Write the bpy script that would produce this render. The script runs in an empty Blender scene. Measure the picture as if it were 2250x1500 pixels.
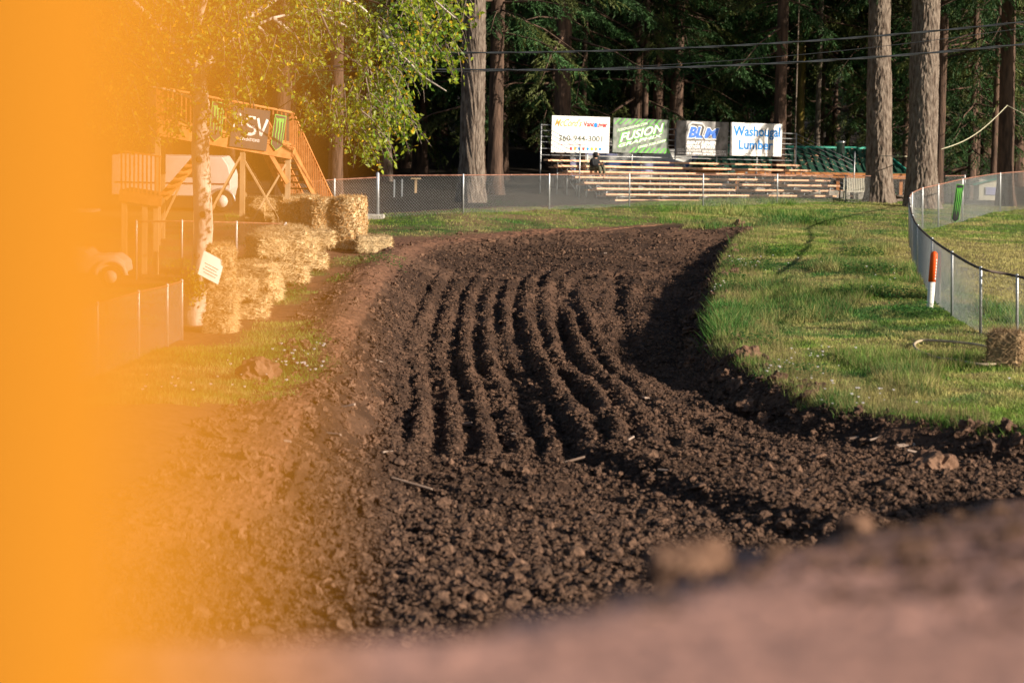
import bpy, math, random
import numpy as np
from mathutils import Matrix, Vector
R = random.Random(7)
rng = np.random.default_rng(11)
S = bpy.context.scene
C = S.collection
rad = math.radians

# ------------------------------------------------------------------ camera, world, sun, exposure
FPX = 5312.0                      # focal length in photograph pixels (85 mm on a 2250 px wide frame)
CAMH = 4.6
PITCH = math.atan((750 - 222) / FPX)
ROLL = rad(1.1)
cd = bpy.data.cameras.new('camera'); cam = bpy.data.objects.new('camera', cd); C.objects.link(cam)
cd.sensor_width = 36; cd.lens = 85; cd.clip_start = 0.02; cd.clip_end = 3000
cam.matrix_world = Matrix.Translation((0, 0, CAMH)) @ Matrix.Rotation(math.pi/2 - PITCH, 4, 'X') @ Matrix.Rotation(ROLL, 4, 'Z')
cd.dof.use_dof = True; cd.dof.focus_distance = 62; cd.dof.aperture_fstop = 1.8
S.camera = cam
SUN_EL, SUN_AZ = 20.0, 25.0       # elevation; how far the sun stands behind the camera's right hand
sd_ = Vector((math.cos(rad(SUN_AZ))*math.cos(rad(SUN_EL)), -math.sin(rad(SUN_AZ))*math.cos(rad(SUN_EL)), math.sin(rad(SUN_EL))))
w = bpy.data.worlds.new('World'); S.world = w; w.use_nodes = True
nt = w.node_tree; sky = nt.nodes.new('ShaderNodeTexSky'); sky.sky_type = 'NISHITA'; sky.sun_disc = False
sky.sun_elevation = rad(SUN_EL); sky.sun_rotation = rad(90 + SUN_AZ)
bg = nt.nodes['Background']; bg.inputs[1].default_value = 0.055
nt.links.new(sky.outputs[0], bg.inputs[0])
sl = bpy.data.lights.new('sun', 'SUN'); sl.energy = 5.0; sl.angle = rad(0.5); sl.color = (1.0, 0.87, 0.70)
so = bpy.data.objects.new('sun', sl); C.objects.link(so)
so.rotation_euler = sd_.to_track_quat('Z', 'Y').to_euler(); so.location = (20, -20, 30)
S.view_settings.view_transform = 'Standard'; S.view_settings.look = 'None'
S.view_settings.exposure = 0.7; S.view_settings.gamma = 1; S.view_settings.use_curve_mapping = False
S.render.engine = 'CYCLES'
S.cycles.use_denoising = True
S.cycles.max_bounces = 5; S.cycles.diffuse_bounces = 2; S.cycles.glossy_bounces = 2; S.cycles.transmission_bounces = 4
S.cycles.transparent_max_bounces = 6

# ------------------------------------------------------------------ small maths
cp, sp_ = math.cos(PITCH), math.sin(PITCH)
cr, sr = math.cos(ROLL), math.sin(ROLL)
def ray(px, py):
    du, dv = (px - 1125) / FPX, (750 - py) / FPX
    u, v = du*cr - dv*sr, du*sr + dv*cr
    return np.array([u, cp + v*sp_, -sp_ + v*cp])
def P(px, py, D):
    r = ray(px, py); t = D / r[1]
    return Vector((r[0]*t, D, CAMH + r[2]*t))
def G(px, py, z=0.0):
    r = ray(px, py); t = (z - CAMH) / r[2]
    return (r[0]*t, r[1]*t)
def sst(a, b, x):
    t = np.clip((x - a) / (b - a), 0, 1); return t*t*(3 - 2*t)
_tab = rng.random((512, 512))
def vn(x, y):                                   # value noise 0..1
    xi, yi = np.floor(x).astype(int), np.floor(y).astype(int)
    fx, fy = x - xi, y - yi
    fx = fx*fx*(3-2*fx); fy = fy*fy*(3-2*fy)
    a = _tab[xi & 511, yi & 511]; b = _tab[(xi+1) & 511, yi & 511]
    c = _tab[xi & 511, (yi+1) & 511]; d = _tab[(xi+1) & 511, (yi+1) & 511]
    return (a*(1-fx)+b*fx)*(1-fy) + (c*(1-fx)+d*fx)*fy
def fbm(x, y, o=3):
    s = 0; a = .5; t = 0
    for i in range(o):
        s = s + a*vn(x*2**i + 17.3*i, y*2**i + 5.1*i); t += a; a *= .5
    return s/t
def seg_dist(x, y, pts, closed=False):
    d = np.full(np.shape(x), 1e9); n = len(pts)
    for i in range(n if closed else n-1):
        ax, ay = pts[i]; bx, by = pts[(i+1) % n]
        dx, dy = bx-ax, by-ay
        t = np.clip(((x-ax)*dx + (y-ay)*dy) / (dx*dx+dy*dy+1e-12), 0, 1)
        d = np.minimum(d, np.hypot(x-ax-t*dx, y-ay-t*dy))
    return d
def inside(x, y, pts):
    ins = np.zeros(np.shape(x), bool); n = len(pts)
    for i in range(n):
        ax, ay = pts[i]; bx, by = pts[(i+1) % n]
        c = ((ay > y) != (by > y))
        ins ^= c & (x < (bx-ax)*(y-ay)/((by-ay) if by != ay else 1e-9) + ax)
    return ins
def sdist(x, y, pts):
    d = seg_dist(x, y, pts, True); return np.where(inside(x, y, pts), d, -d)

# ------------------------------------------------------------------ the lie of the land
LEDGE = [G(*p) for p in [(640,1180,-.45),(705,1040,-.45),(785,950,-.45),(800,860,-.45),(800,770,-.4),(825,700,-.3),(860,625,-.2),(895,585,-.1),(960,550,.05),(1200,519,.22),(1450,504,.28),(1700,495,.29)]]
REDGE = [G(*p) for p in [(1652,512,.3),(1612,545,.2),(1585,600,.05),(1577,680,0),(1590,750,0),(1690,840,-.05),(1850,915,-.1),(2050,955,-.2),(2300,985,-.2),(2500,1000,-.2)]]
TRACK = [(-6.5, 12), (-5.2, 20)] + LEDGE + REDGE + [(13, 20), (12, 12)]
BACKE = LEDGE[7:]
def crest_y(x): return np.interp(x, [-4, -1, -.4, -.2, -.075, .456, 1.17, 2.1, 6], [2.6, 3.0, 3.0, 3.1, 3.4, 6.0, 8.0, 9.8, 15])
def hill(x, y):
    yc = crest_y(x)
    tilt = np.interp(x, [-3, .4, 2.1, 5], [-.05, 0, .19, .35])
    g = .2 + .162*np.minimum(y, yc) + .45*(1 - sst(.2, 1.6, y))
    z = CAMH - g + tilt - .60*np.maximum(y-yc, 0)
    z = z - .5*np.maximum(np.abs(x-1)-7, 0) - np.maximum(-y-3, 0)*.5
    return z
def H0(x, y):                                   # without the trench of the track
    x = np.asarray(x, float); y = np.asarray(y, float)
    bx = np.interp(x, [-30, -5, -1.7, 1.4, 4.6, 11, 15, 25, 60], [.2, .25, .43, .33, .20, .12, .1, .1, .1])
    ye = np.interp(x, [-30, -4.6, -3, 1.2, 5.5, 10], [74, 74, 74, 79, 83, 86])
    z = bx * sst(0, 7, y-ye) + .3*sst(62, 80, y)*sst(26, 12, x)
    z = z + .10*(fbm(x*.35+3, y*.35, 2)-.5)*sst(14, 24, y) + .05*(vn(x*1.4, y*1.4)-.5)
    z = z + .25*np.exp(-((x-9.2)/2.2)**2 - ((y-60)/14)**2)
    z = z + .45*np.exp(-((x+5.2)/1.7)**2 - ((y-31)/4.5)**2)   # earth heap on the left shoulder
    z = z + 2.7*np.exp(-((x-12.0)/2.3)**2 - ((y-25)/5)**2)     # added mound out of view, shaped to shade the near track
    z = z + 26*sst(165, 330, y) + 1.5*sst(118, 150, y)
    return z
def H(x, y):
    x = np.asarray(x, float); y = np.asarray(y, float)
    z = H0(x, y)
    m = (y > 8) & (y < 105) & (np.abs(x) < 16)
    if np.any(m):
        xm, ym = x[m] if x.ndim else x, y[m] if y.ndim else y
        s = sdist(xm, ym, TRACK)
        dl = seg_dist(xm, ym, LEDGE)
        wob = .35*(fbm(xm*1.1, ym*1.1, 2)-.5)
        leftish = sst(0, 1, (seg_dist(xm, ym, REDGE) - dl)*.8)
        q = -(.62 - .34*sst(60, 80, ym))*(sst(-.05, .75, s+wob)*(1-leftish) + sst(-.5, 1.5, s+wob)*leftish) - .10*np.exp(-((s-1.3)/.9)**2)*(1-leftish)
        q = q*(1 - .42*sst(50, 41, ym)*(1-leftish))
        ridge = .20*np.exp(-((s+.55+wob)/.55)**2)*leftish*sst(78, 66, ym)*sst(26, 34, ym)*(.45+.9*fbm(xm*.5, ym*.5, 2))
        dz = q + ridge
        if x.ndim: z = z.copy(); z[m] += dz
        else: z = z + dz
    return np.maximum(z, hill(x, y))
def Hs(x, y): return float(H(np.array([x]), np.array([y]))[0])
def hit(px, py, d0=14, d1=200):                 # where the line of sight meets the ground
    r = ray(px, py); d = np.linspace(d0, d1, 3000); t = d/r[1]
    h = H(r[0]*t, d) - (CAMH + r[2]*t)
    i = int(np.argmax(h >= 0))
    return Vector((r[0]*t[i], d[i], CAMH + r[2]*t[i]))
def onG(px, D):                                 # ground point under image column px at distance D
    p = P(px, 450, D); x = p.x
    return Vector((x, D, Hs(x, D)))

# ------------------------------------------------------------------ mesh helpers
def tag(o, label=None, cat=None, group=None, kind=None):
    if label: o['label'] = label
    if cat: o['category'] = cat
    if group: o['group'] = group
    if kind: o['kind'] = kind
    return o
def link(name, me, mat=None, parent=None, loc=None):
    o = bpy.data.objects.new(name, me); C.objects.link(o)
    if mat is not None and me is not None and hasattr(me, 'materials') and len(me.materials) == 0:
        me.materials.append(mat)
    if parent: o.parent = parent
    if loc is not None: o.location = loc
    return o
def empty(name, loc, rz=0):
    o = bpy.data.objects.new(name, None); C.objects.link(o); o.location = loc; o.rotation_euler = (0, 0, rz)
    o.empty_display_size = .2
    return o
def np_mesh(name, V, F, smooth=False, cols=None, attrs=None):
    V = np.asarray(V, np.float32); F = np.asarray(F, np.int32)
    me = bpy.data.meshes.new(name); k = F.shape[1]
    me.vertices.add(len(V)); me.vertices.foreach_set('co', V.ravel())
    me.loops.add(F.size); me.loops.foreach_set('vertex_index', F.ravel())
    me.polygons.add(len(F)); me.polygons.foreach_set('loop_start', np.arange(0, F.size, k, dtype=np.int32))
    me.polygons.foreach_set('use_smooth', np.full(len(F), smooth))
    me.update(calc_edges=True)
    if cols is not None:
        a = me.color_attributes.new('col', 'FLOAT_COLOR', 'POINT')
        c = np.ones((len(V), 4), np.float32); c[:, :3] = cols; a.data.foreach_set('color', c.ravel())
    for n, v in (attrs or {}).items():
        a = me.attributes.new(n, 'FLOAT', 'POINT'); a.data.foreach_set('value', np.asarray(v, np.float32))
    return me
class MB:
    def __init__(s): s.v = []; s.f = []; s.sm = []
    def add(s, vs, fs, smooth=False):
        n = len(s.v); s.v += [tuple(v) for v in vs]; s.f += [tuple(i+n for i in f) for f in fs]; s.sm += [smooth]*len(fs); return s
    def box(s, c, d, m=None, bev=0):
        x, y, z = d[0]/2, d[1]/2, d[2]/2
        if bev:
            b = bev; vs = []; 
            for sx in (-1, 1):
                for sy in (-1, 1):
                    for sz in (-1, 1):
                        vs += [(sx*(x-b), sy*(y-b), sz*z), (sx*(x-b), sy*y, sz*(z-b)), (sx*x, sy*(y-b), sz*(z-b))]
            idx = lambda sx, sy, sz, k: ((sx > 0)*4 + (sy > 0)*2 + (sz > 0))*3 + k
            fs = []
            for q in (-1, 1):
                fs += [[idx(a, b_, q, 0) for a, b_ in ((-1,-1),(1,-1),(1,1),(-1,1))][::q],
                       [idx(a, q, b_, 1) for a, b_ in ((-1,-1),(1,-1),(1,1),(-1,1))][::-q],
                       [idx(q, a, b_, 2) for a, b_ in ((-1,-1),(1,-1),(1,1),(-1,1))][::q]]
                for q2 in (-1, 1):
                    fs += [[idx(-1,q,q2,0), idx(1,q,q2,0), idx(1,q,q2,1), idx(-1,q,q2,1)],
                           [idx(q,-1,q2,0), idx(q,1,q2,0), idx(q,1,q2,2), idx(q,-1,q2,2)],
                           [idx(q,q2,-1,1), idx(q,q2,1,1), idx(q,q2,1,2), idx(q,q2,-1,2)]]
                    for q3 in (-1, 1): fs += [[idx(q,q2,q3,0), idx(q,q2,q3,1), idx(q,q2,q3,2)]]
        else:
            vs = [(a, b, e) for a in (-x, x) for b in (-y, y) for e in (-z, z)]
            fs = [(0,1,3,2), (4,6,7,5), (0,4,5,1), (2,3,7,6), (0,2,6,4), (1,5,7,3)]
        M = Matrix.Translation(c) @ (m.to_4x4() if m is not None else Matrix())
        return s.add([M @ Vector(v) for v in vs], fs)
    def beam(s, a, b, w_, t_, up=(0, 0, 1)):        # rectangular bar from a to b, width w_ sideways, t_ along up
        a, b = Vector(a), Vector(b); d = (b-a); L = d.length; d.normalize()
        side = d.cross(Vector(up)); 
        if side.length < 1e-4: side = d.cross(Vector((0, 1, 0)))
        side.normalize(); u2 = side.cross(d)
        m = Matrix((side, d, u2)).transposed()
        return s.box((a+b)/2, (w_, L, t_), m)
    def tube(s, pts, rr, n=8, cap=True, smooth=True):
        pts = [Vector(p) for p in pts]; k = len(pts)
        if not hasattr(rr, '__len__'): rr = [rr]*k
        vs = []; prev = None
        for i, p in enumerate(pts):
            d = (pts[min(i+1, k-1)] - pts[max(i-1, 0)]).normalized()
            if prev is None: prev = d.cross(Vector((0, 0, 1)) if abs(d.z) < .9 else Vector((1, 0, 0))).normalized()
            a = (prev - d*prev.dot(d)).normalized(); b = d.cross(a); prev = a
            for j in range(n):
                t = 2*math.pi*j/n; vs.append(p + (a*math.cos(t) + b*math.sin(t))*rr[i])
        fs = [(i*n+j, i*n+(j+1) % n, (i+1)*n+(j+1) % n, (i+1)*n+j) for i in range(k-1) for j in range(n)]
        if cap: fs += [tuple(range(n))[::-1], tuple((k-1)*n+j for j in range(n))]
        return s.add(vs, fs, smooth)
    def prism(s, poly, z0, z1, m=None):            # outline in x,y pulled from z0 to z1, then m
        n = len(poly); vs = [Vector((x, y, z0)) for x, y in poly] + [Vector((x, y, z1)) for x, y in poly]
        if m is not None: vs = [m @ v for v in vs]
        return s.add(vs, [tuple(range(n))[::-1], tuple(range(n, 2*n))] + [(i, (i+1) % n, n+(i+1) % n, n+i) for i in range(n)])
    def mesh(s, name):
        me = bpy.data.meshes.new(name); me.from_pydata(s.v, [], s.f); me.polygons.foreach_set('use_smooth', s.sm); me.update(); return me
    def build(s, name, mat, parent=None, loc=None): return link(name, s.mesh(name), mat, parent, loc)
def copy_thing(src, loc, rz=None, scale=None, label=None, group=None):
    o = src.copy(); C.objects.link(o); o.location = loc
    if rz is not None: o.rotation_euler = (0, 0, rz)
    if scale is not None: o.scale = scale
    if label: o['label'] = label
    if group: o['group'] = group
    for ch in src.children:
        c = ch.copy(); C.objects.link(c); c.parent = o
        for g in ch.children:
            e = g.copy(); C.objects.link(e); e.parent = c
    return o

# ------------------------------------------------------------------ materials
def mat(name, col, rough=.7, metal=0, col2=None, nscale=6, bump=0, bscale=30, spec=.3, stretch=None, attr=None, transl=0, detail=6, object_rand=0):
    m = bpy.data.materials.new(name); m.use_nodes = True; n = m.node_tree.nodes; L = m.node_tree.links
    b = n['Principled BSDF']; b.inputs['Roughness'].default_value = rough; b.inputs['Metallic'].default_value = metal
    b.inputs['Specular IOR Level'].default_value = spec
    tc = n.new('ShaderNodeTexCoord'); co = tc.outputs['Object']
    if stretch:
        mp = n.new('ShaderNodeMapping'); mp.inputs['Scale'].default_value = stretch; L.new(co, mp.inputs[0]); co = mp.outputs[0]
    src = None
    if attr:
        a = n.new('ShaderNodeVertexColor'); a.layer_name = attr; src = a.outputs[0]
    if col2 is not None or attr:
        no = n.new('ShaderNodeTexNoise'); no.inputs['Scale'].default_value = nscale; no.inputs['Detail'].default_value = detail
        L.new(co, no.inputs['Vector'])
        rp = n.new('ShaderNodeValToRGB'); rp.color_ramp.elements[0].position = .35; rp.color_ramp.elements[1].position = .65
        L.new(no.outputs[0], rp.inputs[0])
        if attr:
            rp.color_ramp.elements[0].color = (.72, .72, .72, 1); rp.color_ramp.elements[1].color = (1.2, 1.2, 1.2, 1)
            mx = n.new('ShaderNodeMix'); mx.data_type = 'RGBA'; mx.blend_type = 'MULTIPLY'; mx.inputs[0].default_value = 1
            L.new(src, mx.inputs[6]); L.new(rp.outputs[0], mx.inputs[7]); src = mx.outputs[2]
        else:
            rp.color_ramp.elements[0].color = (*col, 1); rp.color_ramp.elements[1].color = (*col2, 1); src = rp.outputs[0]
    if object_rand:
        oi = n.new('ShaderNodeObjectInfo'); hs = n.new('ShaderNodeHueSaturation')
        mr = n.new('ShaderNodeMapRange'); mr.inputs[3].default_value = 1-object_rand; mr.inputs[4].default_value = 1+object_rand
        L.new(oi.outputs['Random'], mr.inputs[0]); L.new(mr.outputs[0], hs.inputs['Value'])
        if src is None: hs.inputs['Color'].default_value = (*col, 1)
        else: L.new(src, hs.inputs['Color'])
        src = hs.outputs[0]
    if src is None: b.inputs['Base Color'].default_value = (*col, 1)
    else: L.new(src, b.inputs['Base Color'])
    if bump:
        n2 = n.new('ShaderNodeTexNoise'); n2.inputs['Scale'].default_value = bscale; n2.inputs['Detail'].default_value = 5
        L.new(co, n2.inputs['Vector'])
        bu = n.new('ShaderNodeBump'); bu.inputs['Strength'].default_value = bump; bu.inputs['Distance'].default_value = .03
        L.new(n2.outputs[0], bu.inputs['Height']); L.new(bu.outputs[0], b.inputs['Normal'])
    if transl:
        t = n.new('ShaderNodeBsdfTranslucent'); ms = n.new('ShaderNodeMixShader'); ms.inputs[0].default_value = transl
        if src is None: t.inputs[0].default_value = (*col, 1)
        else: L.new(src, t.inputs[0])
        L.new(b.outputs[0], ms.inputs[1]); L.new(t.outputs[0], ms.inputs[2])
        L.new(ms.outputs[0], n['Material Output'].inputs[0])
    return m
M = {}
M['soil'] = mat('soil', (1,)*3, .92, attr='col', nscale=9, bump=.9, bscale=26, spec=.25)
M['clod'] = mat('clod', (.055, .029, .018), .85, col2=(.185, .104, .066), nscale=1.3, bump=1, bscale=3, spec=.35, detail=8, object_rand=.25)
M['red_clod'] = mat('red_clod', (.12, .062, .038), .9, col2=(.24, .138, .09), nscale=1.3, bump=.8, bscale=3)
M['grass'] = mat('grass', (1,)*3, .6, attr='col', nscale=1.2, transl=.35, spec=.3)
M['needle'] = mat('needle', (1,)*3, .6, attr='col', nscale=.8, transl=.25, spec=.3)
M['leaf'] = mat('leaf', (1,)*3, .45, attr='col', nscale=2, transl=.45, spec=.4)
M['bark'] = mat('bark', (.085, .060, .046), .9, col2=(.235, .19, .155), nscale=9, bump=1, bscale=22, stretch=(1, 1, .3), object_rand=.15)
M['dark_bark'] = mat('dark_bark', (.05, .032, .024), .9, col2=(.14, .085, .06), nscale=5, bump=1, bscale=16, stretch=(1, 1, .22), object_rand=.2)
M['moss_bark'] = mat('moss_bark', (.10, .07, .045), .9, col2=(.22, .17, .03), nscale=3, bump=.8, bscale=16, stretch=(1, 1, .3))
M['alder_bark'] = mat('alder_bark', (.40, .33, .28), .85, col2=(.78, .70, .62), nscale=4, bump=.6, bscale=14, stretch=(1, 1, .5))
M['twig'] = mat('twig', (.16, .12, .10), .8, col2=(.30, .23, .19), nscale=9)
M['galv'] = mat('galvanised', (.42, .44, .46), .45, .6, col2=(.55, .57, .60), nscale=12)
M['wire'] = mat('wire', (.36, .37, .38), .5, .4, col2=(.48, .49, .50), nscale=20)
M['rust'] = mat('rusty_rail', (.20, .085, .055), .8, .2, col2=(.36, .20, .15), nscale=7)
M['dark_rail'] = mat('dark_rail', (.045, .035, .032), .7, .1, col2=(.16, .12, .10), nscale=6)
M['bench'] = mat('bench_wood', (.62, .34, .20), .8, col2=(.78, .50, .33), nscale=3, stretch=(3, 3, 3), object_rand=.12)
M['stain'] = mat('stained_wood', (.46, .17, .055), .75, col2=(.62, .27, .10), nscale=4, bump=.2, bscale=20, object_rand=.08)
M['pale_wood'] = mat('pale_wood', (.42, .28, .15), .8, col2=(.58, .42, .25), nscale=5, stretch=(1, 1, .3))
M['straw'] = mat('straw', (.50, .35, .18), .85, col2=(.88, .69, .42), nscale=14, bump=1, bscale=60, stretch=(1, 1, .6))
M['straw_blade'] = mat('straw_blade', (1,)*3, .6, attr='col', nscale=3, transl=.2)
M['hay'] = mat('brown_hay', (.20, .13, .07), .85, col2=(.42, .29, .16), nscale=16)
M['white'] = mat('white_paint', (.80, .80, .79), .4, col2=(.72, .72, .70), nscale=2.5)
M['lavender'] = mat('lavender_paint', (.42, .44, .72), .4, col2=(.50, .52, .78), nscale=2)
M['cream'] = mat('cream_paint', (.74, .70, .58), .45, col2=(.80, .77, .66), nscale=2)
M['blue'] = mat('blue_paint', (.06, .12, .38), .4, col2=(.08, .16, .45), nscale=3)
M['maroon'] = mat('maroon', (.12, .03, .06), .5, col2=(.16, .04, .08), nscale=3)
M['red'] = mat('red_lens', (.55, .03, .02), .3, col2=(.6, .05, .03), nscale=5)
M['rubber'] = mat('rubber', (.025, .025, .025), .8, col2=(.05, .045, .04), nscale=8)
M['glass'] = mat('dark_glass', (.02, .025, .03), .08, spec=.6, col2=(.03, .035, .04), nscale=2)
M['black'] = mat('black_vinyl', (.022, .022, .024), .5, col2=(.045, .045, .045), nscale=2)
M['sign_white'] = mat('sign_white', (.80, .80, .80), .45, col2=(.74, .74, .73), nscale=1.5)
M['sign_grey'] = mat('sign_grey', (.09, .09, .09), .5, col2=(.30, .29, .29), nscale=2.2)
M['sign_green'] = mat('sign_camo', (.07, .10, .075), .5, col2=(.24, .26, .25), nscale=2.8)
M['lime'] = mat('lime', (.10, .42, .06), .5, col2=(.14, .50, .07), nscale=4)
M['neon'] = mat('neon_green', (.40, .85, .02), .5, col2=(.5, .9, .03), nscale=4)
M['print_white'] = mat('print_white', (.82, .82, .82), .5, col2=(.76, .76, .76), nscale=8)
M['print_blue'] = mat('print_blue', (.005, .20, .62), .5, col2=(.01, .23, .68), nscale=8)
M['print_navy'] = mat('print_navy', (.04, .13, .55), .5, col2=(.07, .20, .65), nscale=6)
M['print_red'] = mat('print_red', (.62, .03, .03), .5, col2=(.68, .05, .05), nscale=8)
M['print_gold'] = mat('print_gold', (.46, .26, .06), .5, col2=(.55, .32, .09), nscale=8)
M['print_grey'] = mat('print_grey', (.07, .09, .08), .5, col2=(.10, .12, .11), nscale=8)
M['print_pale'] = mat('print_pale', (.52, .52, .52), .5, col2=(.58, .58, .58), nscale=8)
M['roof_green'] = mat('green_metal_roof', (.025, .095, .065), .5, .1, col2=(.05, .14, .10), nscale=3)
M['roof_teal'] = mat('teal_metal_roof', (.03, .27, .20), .45, .1, col2=(.05, .32, .25), nscale=3)
M['concrete'] = mat('concrete', (.34, .32, .28), .9, col2=(.50, .47, .42), nscale=8, bump=.5, bscale=40)
M['wall_white'] = mat('wall_white', (.55, .56, .58), .8, col2=(.64, .65, .66), nscale=4)
M['steel'] = mat('bright_steel', (.62, .62, .62), .3, .9, col2=(.7, .7, .7), nscale=6)
M['cable'] = mat('cable', (.030, .034, .038), .32, .0, col2=(.055, .06, .065), nscale=3, spec=.6)
M['rope'] = mat('rope', (.45, .42, .30), .8, col2=(.55, .52, .38), nscale=10)
M['hose'] = mat('hose', (.38, .30, .20), .7, col2=(.46, .37, .26), nscale=8)
M['orange'] = mat('orange_vinyl', (.355, .145, .012), .85, col2=(.37, .152, .013), nscale=4, spec=.05)
M['marker_orange'] = mat('marker_orange', (.85, .10, .01), .5, col2=(.78, .12, .015), nscale=9)
M['marker_white'] = mat('marker_white', (.74, .72, .66), .55, col2=(.80, .79, .76), nscale=6)
M['olive'] = mat('olive_board', (.07, .09, .03), .7, col2=(.10, .12, .04), nscale=5)
M['hoodie'] = mat('black_cloth', (.014, .015, .018), .9, col2=(.03, .032, .036), nscale=12)
M['camo'] = mat('camo_cloth', (.05, .06, .04), .9, col2=(.16, .16, .11), nscale=14)
M['skin'] = mat('skin', (.55, .32, .22), .6, col2=(.60, .36, .26), nscale=10)
M['net'] = mat('white_net', (.60, .58, .56), .7, col2=(.72, .70, .68), nscale=9, transl=.3)
M['petal'] = mat('petal', (.78, .77, .74), .6, col2=(.70, .64, .68), nscale=3)
M['scrap'] = mat('scrap', (.22, .14, .10), .8, col2=(.42, .32, .26), nscale=3)
M['blue_plastic'] = mat('blue_plastic', (.05, .20, .60), .5, col2=(.07, .25, .65), nscale=4)

# ------------------------------------------------------------------ ground colours
GL = [G(*p, 0) for p in [(-900,770),(300,775),(520,752),(560,715),(650,703),(712,745),(722,800),(700,850),(625,880),(600,905),(520,905),(400,925),(200,970),(-300,1030),(-900,1080)]]
def grassiness(x, y, s=None):
    if s is None: s = sdist(x, y, TRACK)
    g = np.zeros(np.shape(x))
    n = .8*(fbm(x*1.3, y*1.3, 3)-.5)
    right = (x > np.interp(y, [10, 24, 40, 60, 80, 88, 100], [5, 4.5, 4, 3, 4.5, 7, 3]))
    g = np.where(right & (s < .7), sst(-.38, .0, -s + .55*n), g)
    ye = np.interp(x, [-30, -6.5, -4.8, -4, -3, 1.2, 5.5, 9.5, 20], [76, 76, 75.5, 75, 75, 79.5, 85, 89, 89])
    g = np.maximum(g, sst(0, 1.6, y-ye + 1.2*n)*(y < 112)*(.55 + .45*sst(.4, .62, fbm(x*.9+7, y*.9, 3))))
    g = np.maximum(g, sst(-.25, .35, sdist(x, y, GL) + .9*n))
    far = (x < -7.2) & (y > 48) & (y < 76)
    g = np.where(far, np.maximum(g, .6*sst(.45, .6, fbm(x*.5, y*.5, 3))), g)
    for (px, py, r) in [(745,620,.5),(655,645,.5),(610,660,.9),(790,580,1.0),(850,580,.8),(690,598,.5)]:
        cx, cy = G(px, py, 0); g = np.maximum(g, sst(r*1.2, r*.3, np.hypot(x-cx, (y-cy)*.5)+n*.5)*.8)
    hz = hill(x, y); g = np.where((H0(x, y)-.2 < hz) & (y < 24), 0, g)
    yf = np.interp(x, [-10, -5, -1.7, 1.4, 5, 9, 15, 18], [83, 83, 85, 90.5, 99, 106, 112, 114]); g = g*sst(1.5, 0, y-yf + 1.5*n)
    return np.clip(g, 0, 1)
def soil_col(x, y, s, g):
    n = fbm(x*.8, y*.8, 3); n2 = fbm(x*5, y*5, 2)
    dark = np.array([.045, .024, .015]); mid = np.array([.095, .052, .033]); red = np.array([.185, .092, .056])  # dark base painted deeper, standing in for shade in the gaps between clods
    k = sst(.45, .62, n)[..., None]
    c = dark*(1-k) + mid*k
    leftish = (x < np.interp(y, [10, 30, 60, 70, 75, 90, 96], [-2.2, -2.8, -3.2, -2.6, -1, 8, 9]))
    rr = (sst(.35, -.35, s)*np.where(leftish, 1, .15))[..., None]
    c = c*(1-rr) + red*rr
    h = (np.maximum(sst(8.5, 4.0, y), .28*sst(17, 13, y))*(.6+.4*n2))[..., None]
    c = c*(1-h) + np.array([.66, .35, .27])*h  # near mound paled for sun and lens glow, crest kept darker as painted shade
    c = c*(1 + (.4*n2-.2)*sst(3, 12, y))[..., None]
    gn = sst(.4, .62, fbm(x*.6+9, y*.6, 3))
    dry = np.clip(gn + 1.0*sst(10.6, 12.4, x)*sst(44, 52, y)*sst(84, 70, y), 0, 1)[..., None]
    gc = np.array([.075, .12, .03])*(1-dry) + np.array([.21, .165, .075])*dry
    g = g[..., None]
    c = c*(1-g) + gc*g
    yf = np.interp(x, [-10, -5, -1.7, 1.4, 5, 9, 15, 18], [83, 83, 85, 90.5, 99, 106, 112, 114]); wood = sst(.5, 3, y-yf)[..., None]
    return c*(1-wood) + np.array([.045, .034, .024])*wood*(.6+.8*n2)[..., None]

# ground sheet
xs = np.concatenate([np.arange(-400, -60, 20), np.arange(-60, -15, 1.5), np.arange(-15, 20, .2), np.arange(20, 60, 1.5), np.arange(60, 401, 20)])
ys = np.concatenate([np.arange(-120, -6, 6), np.arange(-6, 0, .25), np.arange(0, 20, .1), np.arange(20, 60, .2), np.arange(60, 112, .28), np.arange(112, 180, 2), np.arange(180, 460, 8)])
X, Y = np.meshgrid(xs, ys)
Z = H(X.ravel(), Y.ravel()).reshape(X.shape)
s_ = sdist(X, Y, TRACK)
g_ = grassiness(X, Y, s_)
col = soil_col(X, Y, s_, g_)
Z = Z - .35*sst(.1, .7, s_)*(Y > 17.6)
Z = Z + (.03*(fbm(X*3, Y*3, 2)-.5) + .07*sst(14, 8, Y)*(fbm(X*2.4, Y*2.4, 3)-.5)*sst(.9, 2.2, Y))*(s_ < .2)+ (Y < 14)*.07*sst(3, 7, Y)*(fbm(X*5, Y*5, 3)-.5)
nx = len(xs); ny = len(ys)
def grid_faces(nx, ny):
    i = np.arange(ny-1)[:, None]*nx + np.arange(nx-1)[None]; i = i.ravel()
    return np.stack([i, i+1, i+1+nx, i+nx], 1)
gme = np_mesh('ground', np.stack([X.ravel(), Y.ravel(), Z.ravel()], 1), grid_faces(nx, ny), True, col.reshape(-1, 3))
tag(link('ground', gme, M['soil']), 'grassy ground and red earth shoulders around the track', kind='structure')

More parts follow.
